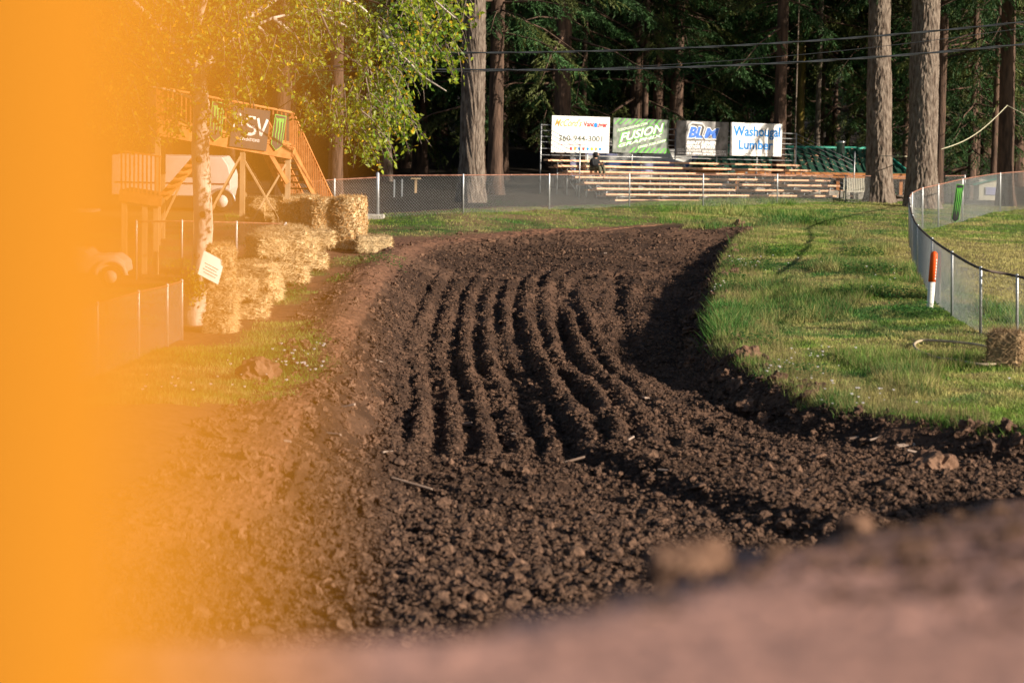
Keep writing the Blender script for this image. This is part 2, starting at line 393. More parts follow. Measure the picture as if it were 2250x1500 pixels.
# ------------------------------------------------------------------ the ploughed track
RUTS = [([(1238,640),(1241,700),(1244,780),(1246,850),(1272,898),(1335,935)], .15, .19),
        ([(1352,620),(1362,700),(1392,775),(1470,850),(1600,915),(1720,960)], .16, .22),
        ([(1500,690),(1530,760),(1600,820),(1720,880),(1850,930)], .14, .3),
        ([(1130,640),(1125,720),(1140,800),(1165,870),(1200,920)], .07, .16),
        ([(780,1040),(830,960),(850,900)], .16, .25), ([(690,1085),(900,1080),(1050,1100)], .10, .3),
        ([(1180,1090),(1280,1075),(1400,1100)], .13, .25)]
RUTW = [([G(*p, -.58) for p in r], d, wd) for r, d, wd in RUTS]
def dirt_detail(x, y, s):
    dl = seg_dist(x, y, LEDGE); 
    warp = .16*(fbm(x*.5, y*.2, 2)-.5) + .09*(vn(x*3.3, y*3.3)-.5)
    d = dl + warp
    ph = d/.50
    fur = np.cos(2*np.pi*ph)
    fur = np.sign(fur)*np.abs(fur)**.7
    win = sst(.55, .9, d)*sst(5.6, 4.6, d)*sst(34.2, 36.0, y)*sst(74, 62, y)*(s > .2)
    ln = vn(np.floor(ph+.5)*3.7, y*.10)
    z = .08*fur*win*(.35+1.1*ln)*(.6 + .75*sst(.25, .75, fbm(x*1.3+5, y*.6, 2)))
    z = z + .03*np.cos(2*np.pi*(seg_dist(x, y, REDGE)+warp)/.6)*sst(.6, 1, s)*(1-win)*sst(30, 36, y)*sst(75, 66, y)
    for pl, dep, wd in RUTW:
        q = seg_dist(x, y, pl)
        z = z - dep*np.exp(-((q+.10*(vn(x*4, y*4)-.5))/wd)**2)
    inn = sst(-.5, .3, s)
    r1 = 1-np.abs(2*vn(x*4.5, y*4.5)-1); r2 = 1-np.abs(2*vn(x*10+9, y*10)-1); r3 = vn(x*24, y*24)
    amp = .65 + .35*inn
    rough = (.6 + .25*sst(34, 28, y)) + .8*sst(.35, .65, fbm(x*.45+2, y*.45, 2))
    z = z + amp*rough*(.11*(fbm(x*1.6, y*1.6, 2)-.5) + .055*(r1-.5) + .055*(r2-.5) + .030*(r3-.5))
    return z
rows = [16.5]
while rows[-1] < 97: rows.append(rows[-1] + max(.036, .00135*rows[-1]))
rows = np.array(rows); us = np.arange(-.175, .235, .00098)
U, Yt = np.meshgrid(us, rows); Xt = U*Yt
Xt = Xt + .3*(Yt/100)*.02
st = sdist(Xt, Yt, TRACK)
Zt = H(Xt.ravel(), Yt.ravel()).reshape(Xt.shape)
edge = sst(-1.2, -.5, st)
leftm = (Xt < np.interp(Yt, [10, 30, 60, 70, 75, 90, 96], [-2.2, -2.8, -3.2, -2.6, -1, 8, 9]))
low = np.where(leftm, sst(-1.1, -1.8, st), sst(-.05, -.35, st))
Zt = Zt + dirt_detail(Xt, Yt, st)*sst(-1.6, -.2, st) + .015 - .25*low
F = grid_faces(len(us), len(rows))
keep = (st.ravel() > -2.0)[F].all(1); F = F[keep]
used = np.zeros(Xt.size, bool); used[F.ravel()] = True; rem = np.cumsum(used)-1
V = np.stack([Xt.ravel(), Yt.ravel(), Zt.ravel()], 1)[used]; F = rem[F]
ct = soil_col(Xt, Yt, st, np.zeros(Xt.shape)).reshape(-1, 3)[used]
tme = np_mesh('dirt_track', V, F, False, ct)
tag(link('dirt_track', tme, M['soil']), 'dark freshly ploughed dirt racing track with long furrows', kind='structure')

# clods: one point cloud mesh, each point an instanced lump
def clod_nodes(name, material, seed):
    ng = bpy.data.node_groups.new(name, 'GeometryNodeTree')
    ng.interface.new_socket('Geometry', in_out='INPUT', socket_type='NodeSocketGeometry')
    ng.interface.new_socket('Geometry', in_out='OUTPUT', socket_type='NodeSocketGeometry')
    N = ng.nodes; L = ng.links
    gi = N.new('NodeGroupInput'); go = N.new('NodeGroupOutput')
    ico = N.new('GeometryNodeMeshIcoSphere'); ico.inputs['Subdivisions'].default_value = 3 if seed > 4 else 2; ico.inputs['Radius'].default_value = 1
    pos = N.new('GeometryNodeInputPosition'); ad = N.new('ShaderNodeVectorMath'); ad.inputs[1].default_value = (seed*3.1, seed*1.7, seed)
    L.new(pos.outputs[0], ad.inputs[0])
    no = N.new('ShaderNodeTexNoise'); no.inputs['Scale'].default_value = 1.35; no.inputs['Detail'].default_value = 3; no.inputs['Roughness'].default_value = .65
    L.new(ad.outputs[0], no.inputs['Vector'])
    mr = N.new('ShaderNodeMapRange'); mr.inputs[1].default_value = .3; mr.inputs[2].default_value = .7; mr.inputs[3].default_value = -.64; mr.inputs[4].default_value = .5
    L.new(no.outputs[0], mr.inputs[0])
    sc = N.new('ShaderNodeVectorMath'); sc.operation = 'SCALE'; L.new(pos.outputs[0], sc.inputs[0]); L.new(mr.outputs[0], sc.inputs['Scale'])
    setp = N.new('GeometryNodeSetPosition'); L.new(ico.outputs[0], setp.inputs['Geometry']); L.new(sc.outputs[0], setp.inputs['Offset'])
    sm = N.new('GeometryNodeSetMaterial'); sm.inputs['Material'].default_value = material; L.new(setp.outputs[0], sm.inputs[0])
    iop = N.new('GeometryNodeInstanceOnPoints'); L.new(gi.outputs[0], iop.inputs['Points']); L.new(sm.outputs[0], iop.inputs['Instance'])
    for nm, sk in (('s', 'Scale'), ('r', 'Rotation')):
        na = N.new('GeometryNodeInputNamedAttribute'); na.data_type = 'FLOAT_VECTOR'; na.inputs['Name'].default_value = nm
        L.new(na.outputs[0], iop.inputs[sk])
    L.new(iop.outputs[0], go.inputs[0])
    return ng
def clods(name, pts, size, material, seed, label, flat=.75):
    me = bpy.data.meshes.new(name); n = len(pts); me.vertices.add(n)
    me.vertices.foreach_set('co', np.asarray(pts, np.float32).ravel())
    s = np.asarray(size)[:, None]*rng.uniform(.55, 1.4, (n, 3)); s[:, 2] *= flat
    a = me.attributes.new('s', 'FLOAT_VECTOR', 'POINT'); a.data.foreach_set('vector', s.astype(np.float32).ravel())
    r = rng.uniform(-.5, .5, (n, 3)); r[:, 2] *= 12
    a = me.attributes.new('r', 'FLOAT_VECTOR', 'POINT'); a.data.foreach_set('vector', r.astype(np.float32).ravel())
    o = link(name, me, material); md = o.modifiers.new('scatter', 'NODES'); md.node_group = clod_nodes(name+'_nodes', material, seed)
    tag(o, label, kind='stuff'); return o
def sample_track(n, smin, smax):
    y = np.exp(rng.uniform(math.log(17), math.log(93), n)); u = rng.uniform(-.175, .235, n); x = u*y
    s = sdist(x, y, TRACK); k = (s > smin) & (s < smax); return x[k], y[k], s[k]
for q in range(3):
    x, y, s = sample_track(150000, .1, 99)
    dens = fbm(x*.7+q, y*.7, 2); k = dens > rng.uniform(.22, .62, len(x)); x, y, s = x[k], y[k], s[k]
    zz = H(x, y) + dirt_detail(x, y, s) + .015
    sz = np.minimum(np.clip(rng.lognormal(-4.0, .5, len(x)), .009, .12), np.where((y > 34) & (y < 72), .045, .1))
    near = y < 30; sz[near] *= 1.15
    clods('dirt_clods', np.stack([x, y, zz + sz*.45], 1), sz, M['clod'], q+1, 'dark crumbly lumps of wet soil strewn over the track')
x, y, s = sample_track(120000, -1.6, .5)
k = (x < 0) & (rng.random(len(x)) < .6); x, y, s = x[k], y[k], s[k]
sz = np.clip(rng.lognormal(-3.9, .6, len(x)), .008, .14)
clods('earth_crumbs', np.stack([x, y, H(x, y) + dirt_detail(x, y, s)*.5 + sz*.2], 1), sz, M['red_clod'], 5, 'reddish earth crumbs on the raised left shoulder')
x, y, s = sample_track(60000, -.35, .9); k = (x > np.interp(y, [17, 30, 60, 85], [3, 2, 2.5, 5])) & (y > 20); x, y, s = x[k], y[k], s[k]
k = rng.random(len(x)) < .5; x, y, s = x[k], y[k], s[k]; sz = np.clip(rng.lognormal(-3.2, .6, len(x)), .02, .2)
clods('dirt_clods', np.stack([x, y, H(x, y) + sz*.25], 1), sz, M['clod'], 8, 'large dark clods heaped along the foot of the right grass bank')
x, y, s = sample_track(9000, .3, 99); k = (y < 34) | (rng.random(len(x)) < .15); x, y, s = x[k], y[k], s[k]; sz = np.clip(rng.lognormal(-3.0, .4, len(x)), .03, .13)
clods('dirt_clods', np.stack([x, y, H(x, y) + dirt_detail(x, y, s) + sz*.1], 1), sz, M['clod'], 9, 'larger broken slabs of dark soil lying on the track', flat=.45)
# near crest of the jump
n = 6000; y = rng.uniform(3.2, 15, n)**1.0; x = rng.uniform(-.2, .25, n)*y*1.5
k = y < crest_y(x)+2.5; x, y = x[k], y[k]
sz = np.clip(rng.lognormal(-4.8, .5, len(x)), .004, .03)*np.interp(y, [2, 8], [.7, 1.4])
clods('crest_crumbs', np.stack([x, y, H(x, y)+sz*.1], 1), sz, M['red_clod'], 6, 'reddish brown soil crumbs on the crest of the near jump')
def big_clod(px, py, D, r, label, seed, group=None):
    c = onG(px, D); b = P(px, py, D)
    me = bpy.data.meshes.new('soil_lump'); import bmesh
    bm = bmesh.new(); bmesh.ops.create_icosphere(bm, subdivisions=4, radius=1)
    for v in bm.verts:
        p = v.co; d = p.normalized()
        k = 1 + .5*(vn(np.array([d.x*2.3+seed]), np.array([d.y*2.3+d.z*1.9+seed]))[0]-.5) + .35*(vn(np.array([d.x*6+seed]), np.array([d.y*6-d.z*5]))[0]-.5)
        v.co = Vector((d.x*1.15, d.y, d.z*.8))*k*r
    bm.to_mesh(me); bm.free()
    o = link('soil_lump', me, M['red_clod'], loc=(c.x, c.y, max(c.z + r*.45, Hs(c.x, c.y)+r*.4)))
    tag(o, label, 'soil lump', group)
big_clod(1505, 1245, 5.7, .062, 'pale lump of soil standing on the near crest, larger of a touching pair', 3)
big_clod(1560, 1235, 5.85, .060, 'pale knobbly soil lump touching a larger one on the near crest', 9)
big_clod(1903, 1158, 7.7, .05, 'small pointed pale soil lump alone on the near crest', 5)
big_clod(2075, 945, 33, .24, 'large rounded clod of dark earth at the lower right edge of the grass', 12)
big_clod(570, 860, 39, .3, 'big reddish earth clod on the near end of the left grass', 15)
big_clod(1655, 830, 44, .2, 'ragged dark clod beside the right grass bank', 21)

# pale wood scraps and stones on the track
mb = MB()
for px, py, L_, a in [(1018,938,.34,-.6),(852,1000,.2,.7),(1470,1042,.34,-.5),(1245,1022,.55,.2),(905,1070,.6,-.35),(1000,985,.1,0),(1990,985,.3,.3),(2010,1000,.25,.1),(1925,970,.22,.2),(1880,968,.2,0),
                      (1130,960,.12,1),(1385,970,.16,.9),(1925,1060,.12,-1),(1770,1085,.08,1),(632,978,.10,0),(1560,765,.25,-.7),(1530,690,.15,-.8),(1640,900,.2,-.3),(715,960,.5,-.5),(1420,880,.16,.8),(960,760,.12,.4),(1085,830,.1,.9),(835,800,.2,.1),(760,900,.3,-.3),(1210,600,.12,.3),(1330,560,.1,0)]:
    p = hit(px, py); p.z += .05
    mb.box(p, (L_, .05+.03*R.random(), .03), Matrix.Rotation(a, 3, 'Z') @ Matrix.Rotation(R.uniform(-.3, .3), 3, 'Y') @ Matrix.Rotation(R.uniform(-.5,.5), 3, 'X'), bev=.008)
tag(mb.build('wood_debris', M['scrap']), 'pale bark pieces and splinters scattered in the ploughed soil', kind='stuff')

# ------------------------------------------------------------------ grass
def blades(name, x, y, h, wd, colr, label, lean=.75):
    n = len(x); z = H(x, y) - .01
    a = rng.uniform(0, 2*np.pi, n); dx, dy = np.cos(a)*wd/2, np.sin(a)*wd/2
    b = rng.uniform(0, 2*np.pi, n); l = h*rng.uniform(0, lean*1.6, n)
    V = np.empty((n, 3, 3)); V[:, 0] = np.stack([x-dx, y-dy, z], 1); V[:, 1] = np.stack([x+dx, y+dy, z], 1)
    V[:, 2] = np.stack([x+np.cos(b)*l, y+np.sin(b)*l, z+h], 1)
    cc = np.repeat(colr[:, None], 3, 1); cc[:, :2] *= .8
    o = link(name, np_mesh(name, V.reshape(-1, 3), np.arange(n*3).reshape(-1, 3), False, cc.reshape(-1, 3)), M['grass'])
    return tag(o, label, kind='stuff')
def gcol(x, y, extra=0):
    n = len(x); gn = sst(.40, .62, fbm(x*.6+9, y*.6, 3))
    dry = np.clip(gn*.5 + .55*sst(.5, .68, fbm(x*2.1+4, y*2.1, 2)) + 1.0*sst(10.6, 12.4, x)*sst(44, 52, y)*sst(84, 70, y) + extra + rng.normal(0, .18, n), 0, 1)[:, None]
    a = np.array([.18, .31, .04]); lush = np.array([.06, .20, .035]); b = np.array([.52, .46, .17])
    lu = np.clip(sst(.5, .7, fbm(x*.35+30, y*.35, 2)) - 1.6*extra*1.2, 0, 1)[:, None] if np.ndim(extra) else sst(.5, .7, fbm(x*.35+30, y*.35, 2))[:, None]
    c = (a*(1-lu)+lush*lu)*(1-dry) + b*dry
    return c*rng.uniform(.7, 1.4, (n, 1))
def pick(n, xr, yr):
    y = np.exp(rng.uniform(math.log(yr[0]), math.log(yr[1]), n)); x = rng.uniform(xr[0], xr[1], n)*y
    s = sdist(x, y, TRACK); g = grassiness(x, y, s); k = g > rng.uniform(.15, .9, n)
    return x[k], y[k], s[k]
x, y, s = pick(520000, (.06, .235), (27, 112))
long_ = sst(.9, .1, -s)*(.4+.9*fbm(x*1.5, y*1.5, 2)); dfence = np.zeros(len(x))
weed = sst(.5, .64, fbm(x*.45+50, y*.3, 2))*(x < 12)
h = (.025 + .07*rng.random(len(x))**2)*(1+1.3*long_+2.6*weed)*(.6+.8*fbm(x*2, y*2, 2))
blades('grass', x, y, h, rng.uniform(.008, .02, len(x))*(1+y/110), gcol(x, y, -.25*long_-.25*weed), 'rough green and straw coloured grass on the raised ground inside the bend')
x, y, s = pick(170000, (-.12, .13), (72, 112))
h = (.03 + .07*rng.random(len(x))**2)
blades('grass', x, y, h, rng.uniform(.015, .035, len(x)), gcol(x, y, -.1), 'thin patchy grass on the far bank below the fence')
x, y, s = pick(330000, (-.26, -.03), (26, 75))
h = (.04 + .09*rng.random(len(x))**2)
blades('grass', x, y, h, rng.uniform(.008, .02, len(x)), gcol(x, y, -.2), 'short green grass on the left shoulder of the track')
# tall seed stalks and weeds on the right bank
x, y, s = pick(60000, (.06, .2), (34, 88)); k = ((s > -1.1) | ((fbm(x*.45+50, y*.3, 2) > .54) & (x < 12))); x, y = x[k], y[k]
cc = np.array([.34, .29, .12])*rng.uniform(.6, 1.3, (len(x), 1))
blades('seed_grass', x, y, rng.uniform(.12, .36, len(x)), rng.uniform(.006, .012, len(x)), cc, 'tall dry seed stalks along the top of the right bank', .5)
def weeds(name, spots, label):
    Vs = []; Fs = []; Cs = []; k = 0
    for px, py, r, n in spots:
        c = hit(px, py)
        for i in range(n):
            a = R.uniform(0, 6.28); q = r*math.sqrt(R.random()); x, y = c.x+q*math.cos(a), c.y+q*math.sin(a)*1.6
            z = Hs(x, y) + R.uniform(.02, .22)
            t = R.uniform(0, 6.28); d = Vector((math.cos(t), math.sin(t), R.uniform(-.3, .6))).normalized(); e = d.cross(Vector((0, 0, 1))).normalized()*R.uniform(.02, .035)
            L_ = R.uniform(.05, .10); p = Vector((x, y, z))
            Vs += [p, p+d*L_*.5+e, p+d*L_, p+d*L_*.5-e]; Fs.append((k, k+1, k+2, k+3)); k += 4
            cc = np.array([.05, .15, .025])*R.uniform(.6, 1.5); Cs += [cc]*4
    tag(link(name, np_mesh(name, [tuple(v) for v in Vs], Fs, False, np.array(Cs)), M['grass']), label, kind='stuff')
weeds('weeds', [(1640,590,.8,900),(1700,560,.8,800),(1745,490,1.2,700),(1800,490,.9,500),(1600,640,.5,500),(1850,650,.6,500),(1930,600,1.0,1300),(1970,650,.8,900),(1890,560,.7,600),(1610,620,.4,400),(1600,690,.4,400),(1660,760,.5,400),(1760,830,.5,400),(2010,690,.6,500),(1720,700,.5,260),(2240,760,.5,400),(1620,720,.5,250)], 'broad leaved green weeds on the crown of the right bank')
weeds('weeds', [(745,620,.3,90),(655,640,.3,90),(620,650,.5,200),(790,578,.7,200),(850,585,.6,160),(720,592,.3,70),(1120,455,1.2,200),(850,490,1,200),(950,520,1,160),(560,605,.4,90)], 'small tufts of weed by the straw bales')
def flowers(name, spots, label):
    m_ = MB()
    for px, py, r, n in spots:
        c = hit(px, py)
        for i in range(n):
            x, y = c.x+R.gauss(0, r), c.y+R.gauss(0, r*2)
            if float(grassiness(np.array([x]), np.array([y]))[0]) < .5: continue
            p = Vector((x, y, Hs(x, y)+R.uniform(.08, .32))); q = R.uniform(.014, .03)
            m_.add([p+Vector((q*math.cos(a), q*math.sin(a), q*.3*(i_ % 2))) for i_, a in enumerate(np.linspace(0, 6.28, 7)[:-1])] + [p+Vector((0, -q*.2, -q*.7))], [(0,1,2,3,4,5)]+[(j, (j+1) % 6, 6) for j in range(6)])
    tag(m_.build(name, M['petal']), label, kind='stuff')
flowers('wildflowers', [(1635,585,.22,14),(1640,600,.2,8),(1760,800,.35,9),(1725,835,.3,12),(1790,815,.4,8),(1850,880,.5,14),(1900,900,.5,16),(2000,620,.5,8),(1960,640,.4,6),(1575,650,.15,8),(2230,880,.4,6),(1745,590,.4,4),(1830,790,.2,3)], 'small white and pale pink wildflowers in the right bank grass')
flowers('wildflowers', [(560,830,.6,16),(640,800,.5,16),(340,870,.4,10),(600,850,.6,16),(690,830,.3,8)], 'pale clover flowers in the left grass')

# ------------------------------------------------------------------ conifers
def bough(n_tw, L_, seed, droop=.35):
    r = np.random.default_rng(seed); V = []; Cc = []
    t = np.sort(r.uniform(.15, 1, n_tw)); side = r.choice([-1, 1], n_tw)
    ax = np.stack([t*L_, np.zeros(n_tw), -droop*L_*t**1.8+.10*L_*t], 1)
    tw = L_*(.14+.26*(1-t))*r.uniform(.6, 1.2, n_tw)
    out = []
    for i in range(n_tw):
        d = np.array([.75, side[i]*r.uniform(.5, 1.1), -r.uniform(.25, 1.1)]); d /= np.linalg.norm(d)
        m = max(3, int(tw[i]/.10))
        for j in range(m):
            f = (j+.5)/m; p = ax[i] + d*tw[i]*f + np.array([0, 0, -.12*tw[i]*f*f])
            for q in range(4):
                e = d + r.normal(0, .55, 3); e[2] -= .25; e /= np.linalg.norm(e)
                w2 = np.cross(e, r.normal(0, 1, 3)); w2 /= np.linalg.norm(w2)+1e-6
                ln = r.uniform(.09, .18); out.append([p - w2*.022, p + w2*.022, p + e*ln])
    return np.array(out)
BOUGHS = [bough(26, 3.6, 100+i, .22+.06*i) for i in range(5)]
def crown_mesh(name, z0, z1, nb, R0, seed, sparse=1.0, sector=None):
    r = np.random.default_rng(seed); Vs = []; Cs = []; ax = MB()
    for i in range(nb):
        f = r.random()**.9; z = z0 + (z1-z0)*f; a = r.uniform(0, 6.283) if sector is None else r.uniform(*sector)
        sc = (R0*(1-.75*f)+.4)/3.6*r.uniform(.6, 1.15); b = BOUGHS[r.integers(5)]*sc
        tilt = r.normal(-.12, .16); c, s = math.cos(tilt), math.sin(tilt)
        q = b.copy(); q[..., 0] = b[..., 0]*c - b[..., 2]*s; q[..., 2] = b[..., 0]*s + b[..., 2]*c
        ca, sa = math.cos(a), math.sin(a); x = q[..., 0]*ca - q[..., 1]*sa; y = q[..., 0]*sa + q[..., 1]*ca
        q = np.stack([x, y, q[..., 2]+z], -1); Vs.append(q)
        base = np.array([.042, .10, .030]) if r.random() < .7 else np.array([.09, .11, .03])
        Cs.append(np.ones((len(q), 3, 3))*base*r.uniform(.6, 1.6)*r.uniform(.75, 1.3, (len(q), 1, 1)))
        L_ = 3.6*sc
        ax.tube([(0, 0, z), (ca*L_*.5, sa*L_*.5, z-.03*L_+tilt*L_*.5), (ca*L_*.95, sa*L_*.95, z-.15*L_+tilt*L_)], [.045*sc+.01, .025*sc+.005, .006], 4, False)
    V = np.concatenate(Vs).reshape(-1, 3); Cs = np.concatenate(Cs).reshape(-1, 3)
    return np_mesh(name, V, np.arange(len(V)).reshape(-1, 3), False, Cs), ax.mesh(name+'_limbs')
CROWNS = [crown_mesh('crown', 0, 22, 105, 4.6, 21), crown_mesh('crown', 0, 22, 105, 4.2, 22), crown_mesh('crown', 0, 22, 90, 5.2, 23), crown_mesh('crown', 0, 20, 80, 3.6, 24)]
def trunk_mesh(name, r0, Ht, flare=1.5, n=40, m=80, amp=.06, seed=0, top=.55, ztop_ridge=True):
    th = np.linspace(0, 2*np.pi, n, endpoint=False); zz = np.concatenate([np.linspace(-.6, Ht*.42, int(m*.85)), np.linspace(Ht*.42, Ht, m-int(m*.85)+1)[1:]])
    T, ZZ = np.meshgrid(th, zz)
    rr = r0*(1-(1-top)*np.clip(ZZ/Ht, 0, 1)) * (1 + (flare-1)*np.exp(-np.maximum(ZZ, 0)/.7)*(1+.35*np.sin(T*5+seed)))
    cx = (np.cos(T)+seed*3+5)*r0; cy = (np.sin(T)+7)*r0
    wv = .5*vn(ZZ*1.3+seed, cx*3)
    rid = np.abs(2*vn(cx*13+wv*3+seed*7, cy*13+ZZ*2.6)-1)*.6 + np.abs(2*vn(cx*27+cy*4+ZZ*1.2, ZZ*6+cy*25)-1)*.4
    rr = rr*(1 + .08*(vn(cx*2, ZZ*.5+seed)-.5)) + amp*(rid-.5)
    V = np.stack([rr*np.cos(T), rr*np.sin(T), ZZ], -1).reshape(-1, 3)
    i = (np.arange(len(zz)-1)[:, None]*n + np.arange(n)[None]); j = (np.arange(len(zz)-1)[:, None]*n + (np.arange(n)[None]+1) % n)
    Fq = np.stack([i.ravel(), j.ravel(), (j+n).ravel(), (i+n).ravel()], 1)
    return np_mesh(name, V, Fq, True)
TR = {'big': trunk_mesh('trunk', .52, 30, 1.32, 120, 330, .085, 1, .6), 'big2': trunk_mesh('trunk', .68, 32, 1.35, 140, 330, .11, 2, .6),
      'mid': trunk_mesh('trunk', .42, 28, 1.3, 60, 160, .05, 3, .5), 'thin': trunk_mesh('trunk', .17, 22, 1.2, 24, 70, .02, 4, .4)}
def conifer(px, D, kind, sc, zc, crown, bark, label, group=None, lean=0, base=None, cs=1.0):
    b = onG(px, D); b.z -= .05
    e = empty('conifer_tree', b, 0 if lean else R.uniform(0, 6.28)); tag(e, label, 'tree', group)
    t = link('trunk', TR[kind] if bark == 'bark' else None or TR[kind], None, e)
    if len(t.data.materials) == 0: t.data.materials.append(M['bark'])
    t.material_slots[0].link = 'OBJECT'; t.material_slots[0].material = M[bark]
    t.scale = (sc, sc, 1)
    if lean: e.rotation_euler = (0, lean, 0)
    if crown is not None:
        c, l = CROWNS[crown % 4]
        o = link('crown', c, M['needle'], e, (0, 0, zc)); o.rotation_euler = (0, 0, R.uniform(0, 6.28)); o.scale = (cs, cs, cs)
        q = link('branches', l, M['dark_bark'], o); q['kind'] = 'stuff'
    return e
A = conifer
A(1035, 93, 'big', .93, 9.5, 0, 'bark', 'tall straight fir with pale grey furrowed trunk standing alone left of the bleachers')
A(1086, 101, 'mid', .78, 6.5, 1, 'dark_bark', 'darker fir close behind the pale trunk left of the bleachers')
A(1231, 113, 'mid', 1.0, 7.0, 2, 'dark_bark', 'thick dark reddish fir trunk rising behind the white phone number sign')
A(1412, 122, 'thin', 1.1, 7.5, 3, 'dark_bark', 'slim fir trunk left of a mottled one behind the green sign')
A(1441, 124, 'mid', .72, 7.0, 1, 'dark_bark', 'mottled fir trunk behind the right edge of the green sign')
A(1458, 127, 'thin', .8, 8.0, 3, 'bark', 'thin pale trunk touching the mottled fir behind the green sign')
A(1708, 117, 'mid', .76, 6.6, 0, 'dark_bark', 'reddish brown fir trunk behind the blue lettered white sign')
A(1752, 126, 'mid', .56, 7.2, 2, 'moss_bark', 'moss covered yellowish trunk right of the blue lettered white sign')
A(1742, 120, 'thin', .28, 8.5, None, 'bark', 'whip thin bare sapling beside the mossy trunk')
A(1791, 124, 'thin', .95, 8.0, 3, 'bark', 'slender pale trunk left of the steel chimney')
A(1931, 110, 'big', 1.12, 10.5, 0, 'bark', 'stout fir with rough grey bark in front of the green roof', lean=-.03)
A(2024, 106, 'big2', .98, 10.5, 1, 'bark', 'thickest fir of all with deeply furrowed bark right of the green roof', lean=-.012)
A(2060, 112, 'mid', .55, 10.5, 3, 'dark_bark', 'slim reddish trunk tucked behind the thickest fir')
A(2208, 113, 'mid', .95, 7.6, 2, 'dark_bark', 'dark fir trunk at the right edge with a rope tied round it', lean=-.02)
A(2180, 118, 'thin', 1.0, 7.0, 3, 'dark_bark', 'thin shadowed trunk just left of the roped fir')
A(617, 100, 'mid', .92, 7.5, 0, 'dark_bark', 'broad brown fir trunk right behind the wooden tower railing')
A(737, 92, 'mid', .66, 7.8, 1, 'dark_bark', 'brown fir trunk beside the foot of the tower stairs')
A(848, 118, 'mid', .62, 5.0, 2, 'bark', 'pale trunk seen through the wire fence right of its corner post')
A(500, 108, 'mid', .8, 6.0, 3, 'dark_bark', 'dark fir trunk behind the wooden tower deck')
A(330, 104, 'mid', .9, 5.5, 0, 'dark_bark', 'dark fir behind the lower wooden platform')
A(180, 110, 'big', .9, 6.0, 1, 'dark_bark', 'dark fir behind the orange post')
# the wood behind: rows of firs with low crowns
k = 0
for row, (D, step) in enumerate([(121, 95), (130, 105), (141, 110), (153, 115), (168, 120), (186, 130)]):
    px = -120 + row*37
    while px < 2420:
        q = px + R.uniform(-28, 28); D2 = D + R.uniform(-4, 4)
        if not (row == 0 and q > 1500):
            A(q, D2, ['mid', 'thin'][R.random() < .4], R.uniform(.7, 1.15), R.uniform(1.0, 4.8) if row else R.uniform(3.2, 5.5), R.randrange(4), 'dark_bark',
              'fir with dark trunk and low drooping boughs in the shaded wood behind', 'firs of the dark wood behind the fence', cs=R.uniform(.95, 1.3))
            k += 1
        px += step
# lower boughs that catch the sun at the upper right
A(2130, 121, 'thin', 1.0, 1.6, 2, 'dark_bark', 'young fir with sunlit boughs hanging low right of the thickest fir', cs=.9)
A(1926, 126, 'thin', .9, 6.4, 2, 'dark_bark', 'fir hidden behind the stout fir with bright boughs reaching out both sides', cs=1.15)
A(2030, 125, 'mid', .6, 5.6, 0, 'dark_bark', 'fir hidden behind the thickest fir with bright drooping boughs', cs=1.1)
A(2135, 125, 'thin', 1.0, 5.2, 1, 'dark_bark', 'slim fir with bright boughs between the thickest fir and the roped fir', cs=1.0)
A(1800, 128, 'thin', .8, 7.4, 3, 'dark_bark', 'slim fir with green boughs above the pavilion chimney', cs=1.1)
A(2280, 112, 'thin', 1.2, 8, 0, 'dark_bark', 'fir whose sunlit boughs reach in from the right edge', cs=1.1)
A(1985, 124, 'thin', 1.0, 4.6, 1, 'dark_bark', 'young fir hanging yellow green boughs between the two stoutest firs', cs=.8)

# ------------------------------------------------------------------ deciduous tree on the left
tb = hit(432, 712); TD = tb.y
alder = empty('alder_tree', tb); tag(alder, 'pale barked broadleaf tree with drooping yellow green leaves beside the straw bales', 'tree')
def rel(px, py, D=None): return P(px, py, D or TD) - tb
mb = MB()
mb.tube([(0, 0, -.3), rel(425, 690), rel(441, 600), rel(448, 500), rel(444, 400), rel(440, 330), rel(444, 250), rel(437, 190), rel(436, 175)], [.30, .25, .20, .19, .185, .18, .175, .17, .165], 20)
limbs = [[(436,180),(465,130),(500,75),(545,40),(620,-10),(720,-60)], [(436,180),(425,110),(440,30),(470,-60),(500,-180)], [(440,185),(400,110),(340,50),(290,0),(250,-60)],
         [(470,125),(530,70),(600,40),(690,20),(770,30)], [(500,75),(560,-20),(650,-90),(800,-110),(900,-60)], [(444,250),(420,215),(380,200),(330,190)],
         [(545,40),(600,90),(640,130),(660,170)], [(620,-10),(720,-20),(800,20),(840,70)], [(720,-60),(820,-70),(930,-20),(1000,40)], [(425,110),(400,0),(360,-100)],
         [(690,20),(760,60),(800,120),(815,190)], [(840,70),(880,120),(930,170),(980,200)], [(600,40),(640,70),(640,100),(600,170)]]
LD = []
for i, l in enumerate(limbs):
    D0 = TD; D1 = TD + R.uniform(-2.2, 2.5); n_ = len(l); r0 = .11 if i < 3 else .045
    pts = [rel(x, y, D0 + (D1-D0)*(j/(n_-1))**1.2*(1 if i < 3 else 1)) for j, (x, y) in enumerate(l)]
    mb.tube(pts, [r0*(1-.75*j/(n_-1)) for j in range(n_)], 8)
mb.build('trunk', M['alder_bark'], alder)
knot = MB()
for px, py in [(448,470),(440,350),(436,560)]:
    knot = MB(); c = rel(px, py); knot.tube([c+Vector((0, -.15, 0)), c+Vector((0, -.215, 0)), c+Vector((0, -.22, 0))], [.07, .06, .03], 12); knot.build('branch_scar', M['bark'], alder)
LV = []; LC = []; tw = MB()
bx_ = [180, 300, 420, 520, 560, 610, 680, 740, 800, 880, 930, 985, 1040]
by_ = [300, 335, 300, 300, 205, 225, 290, 320, 395, 340, 215, 215, 110]
cnt = 0
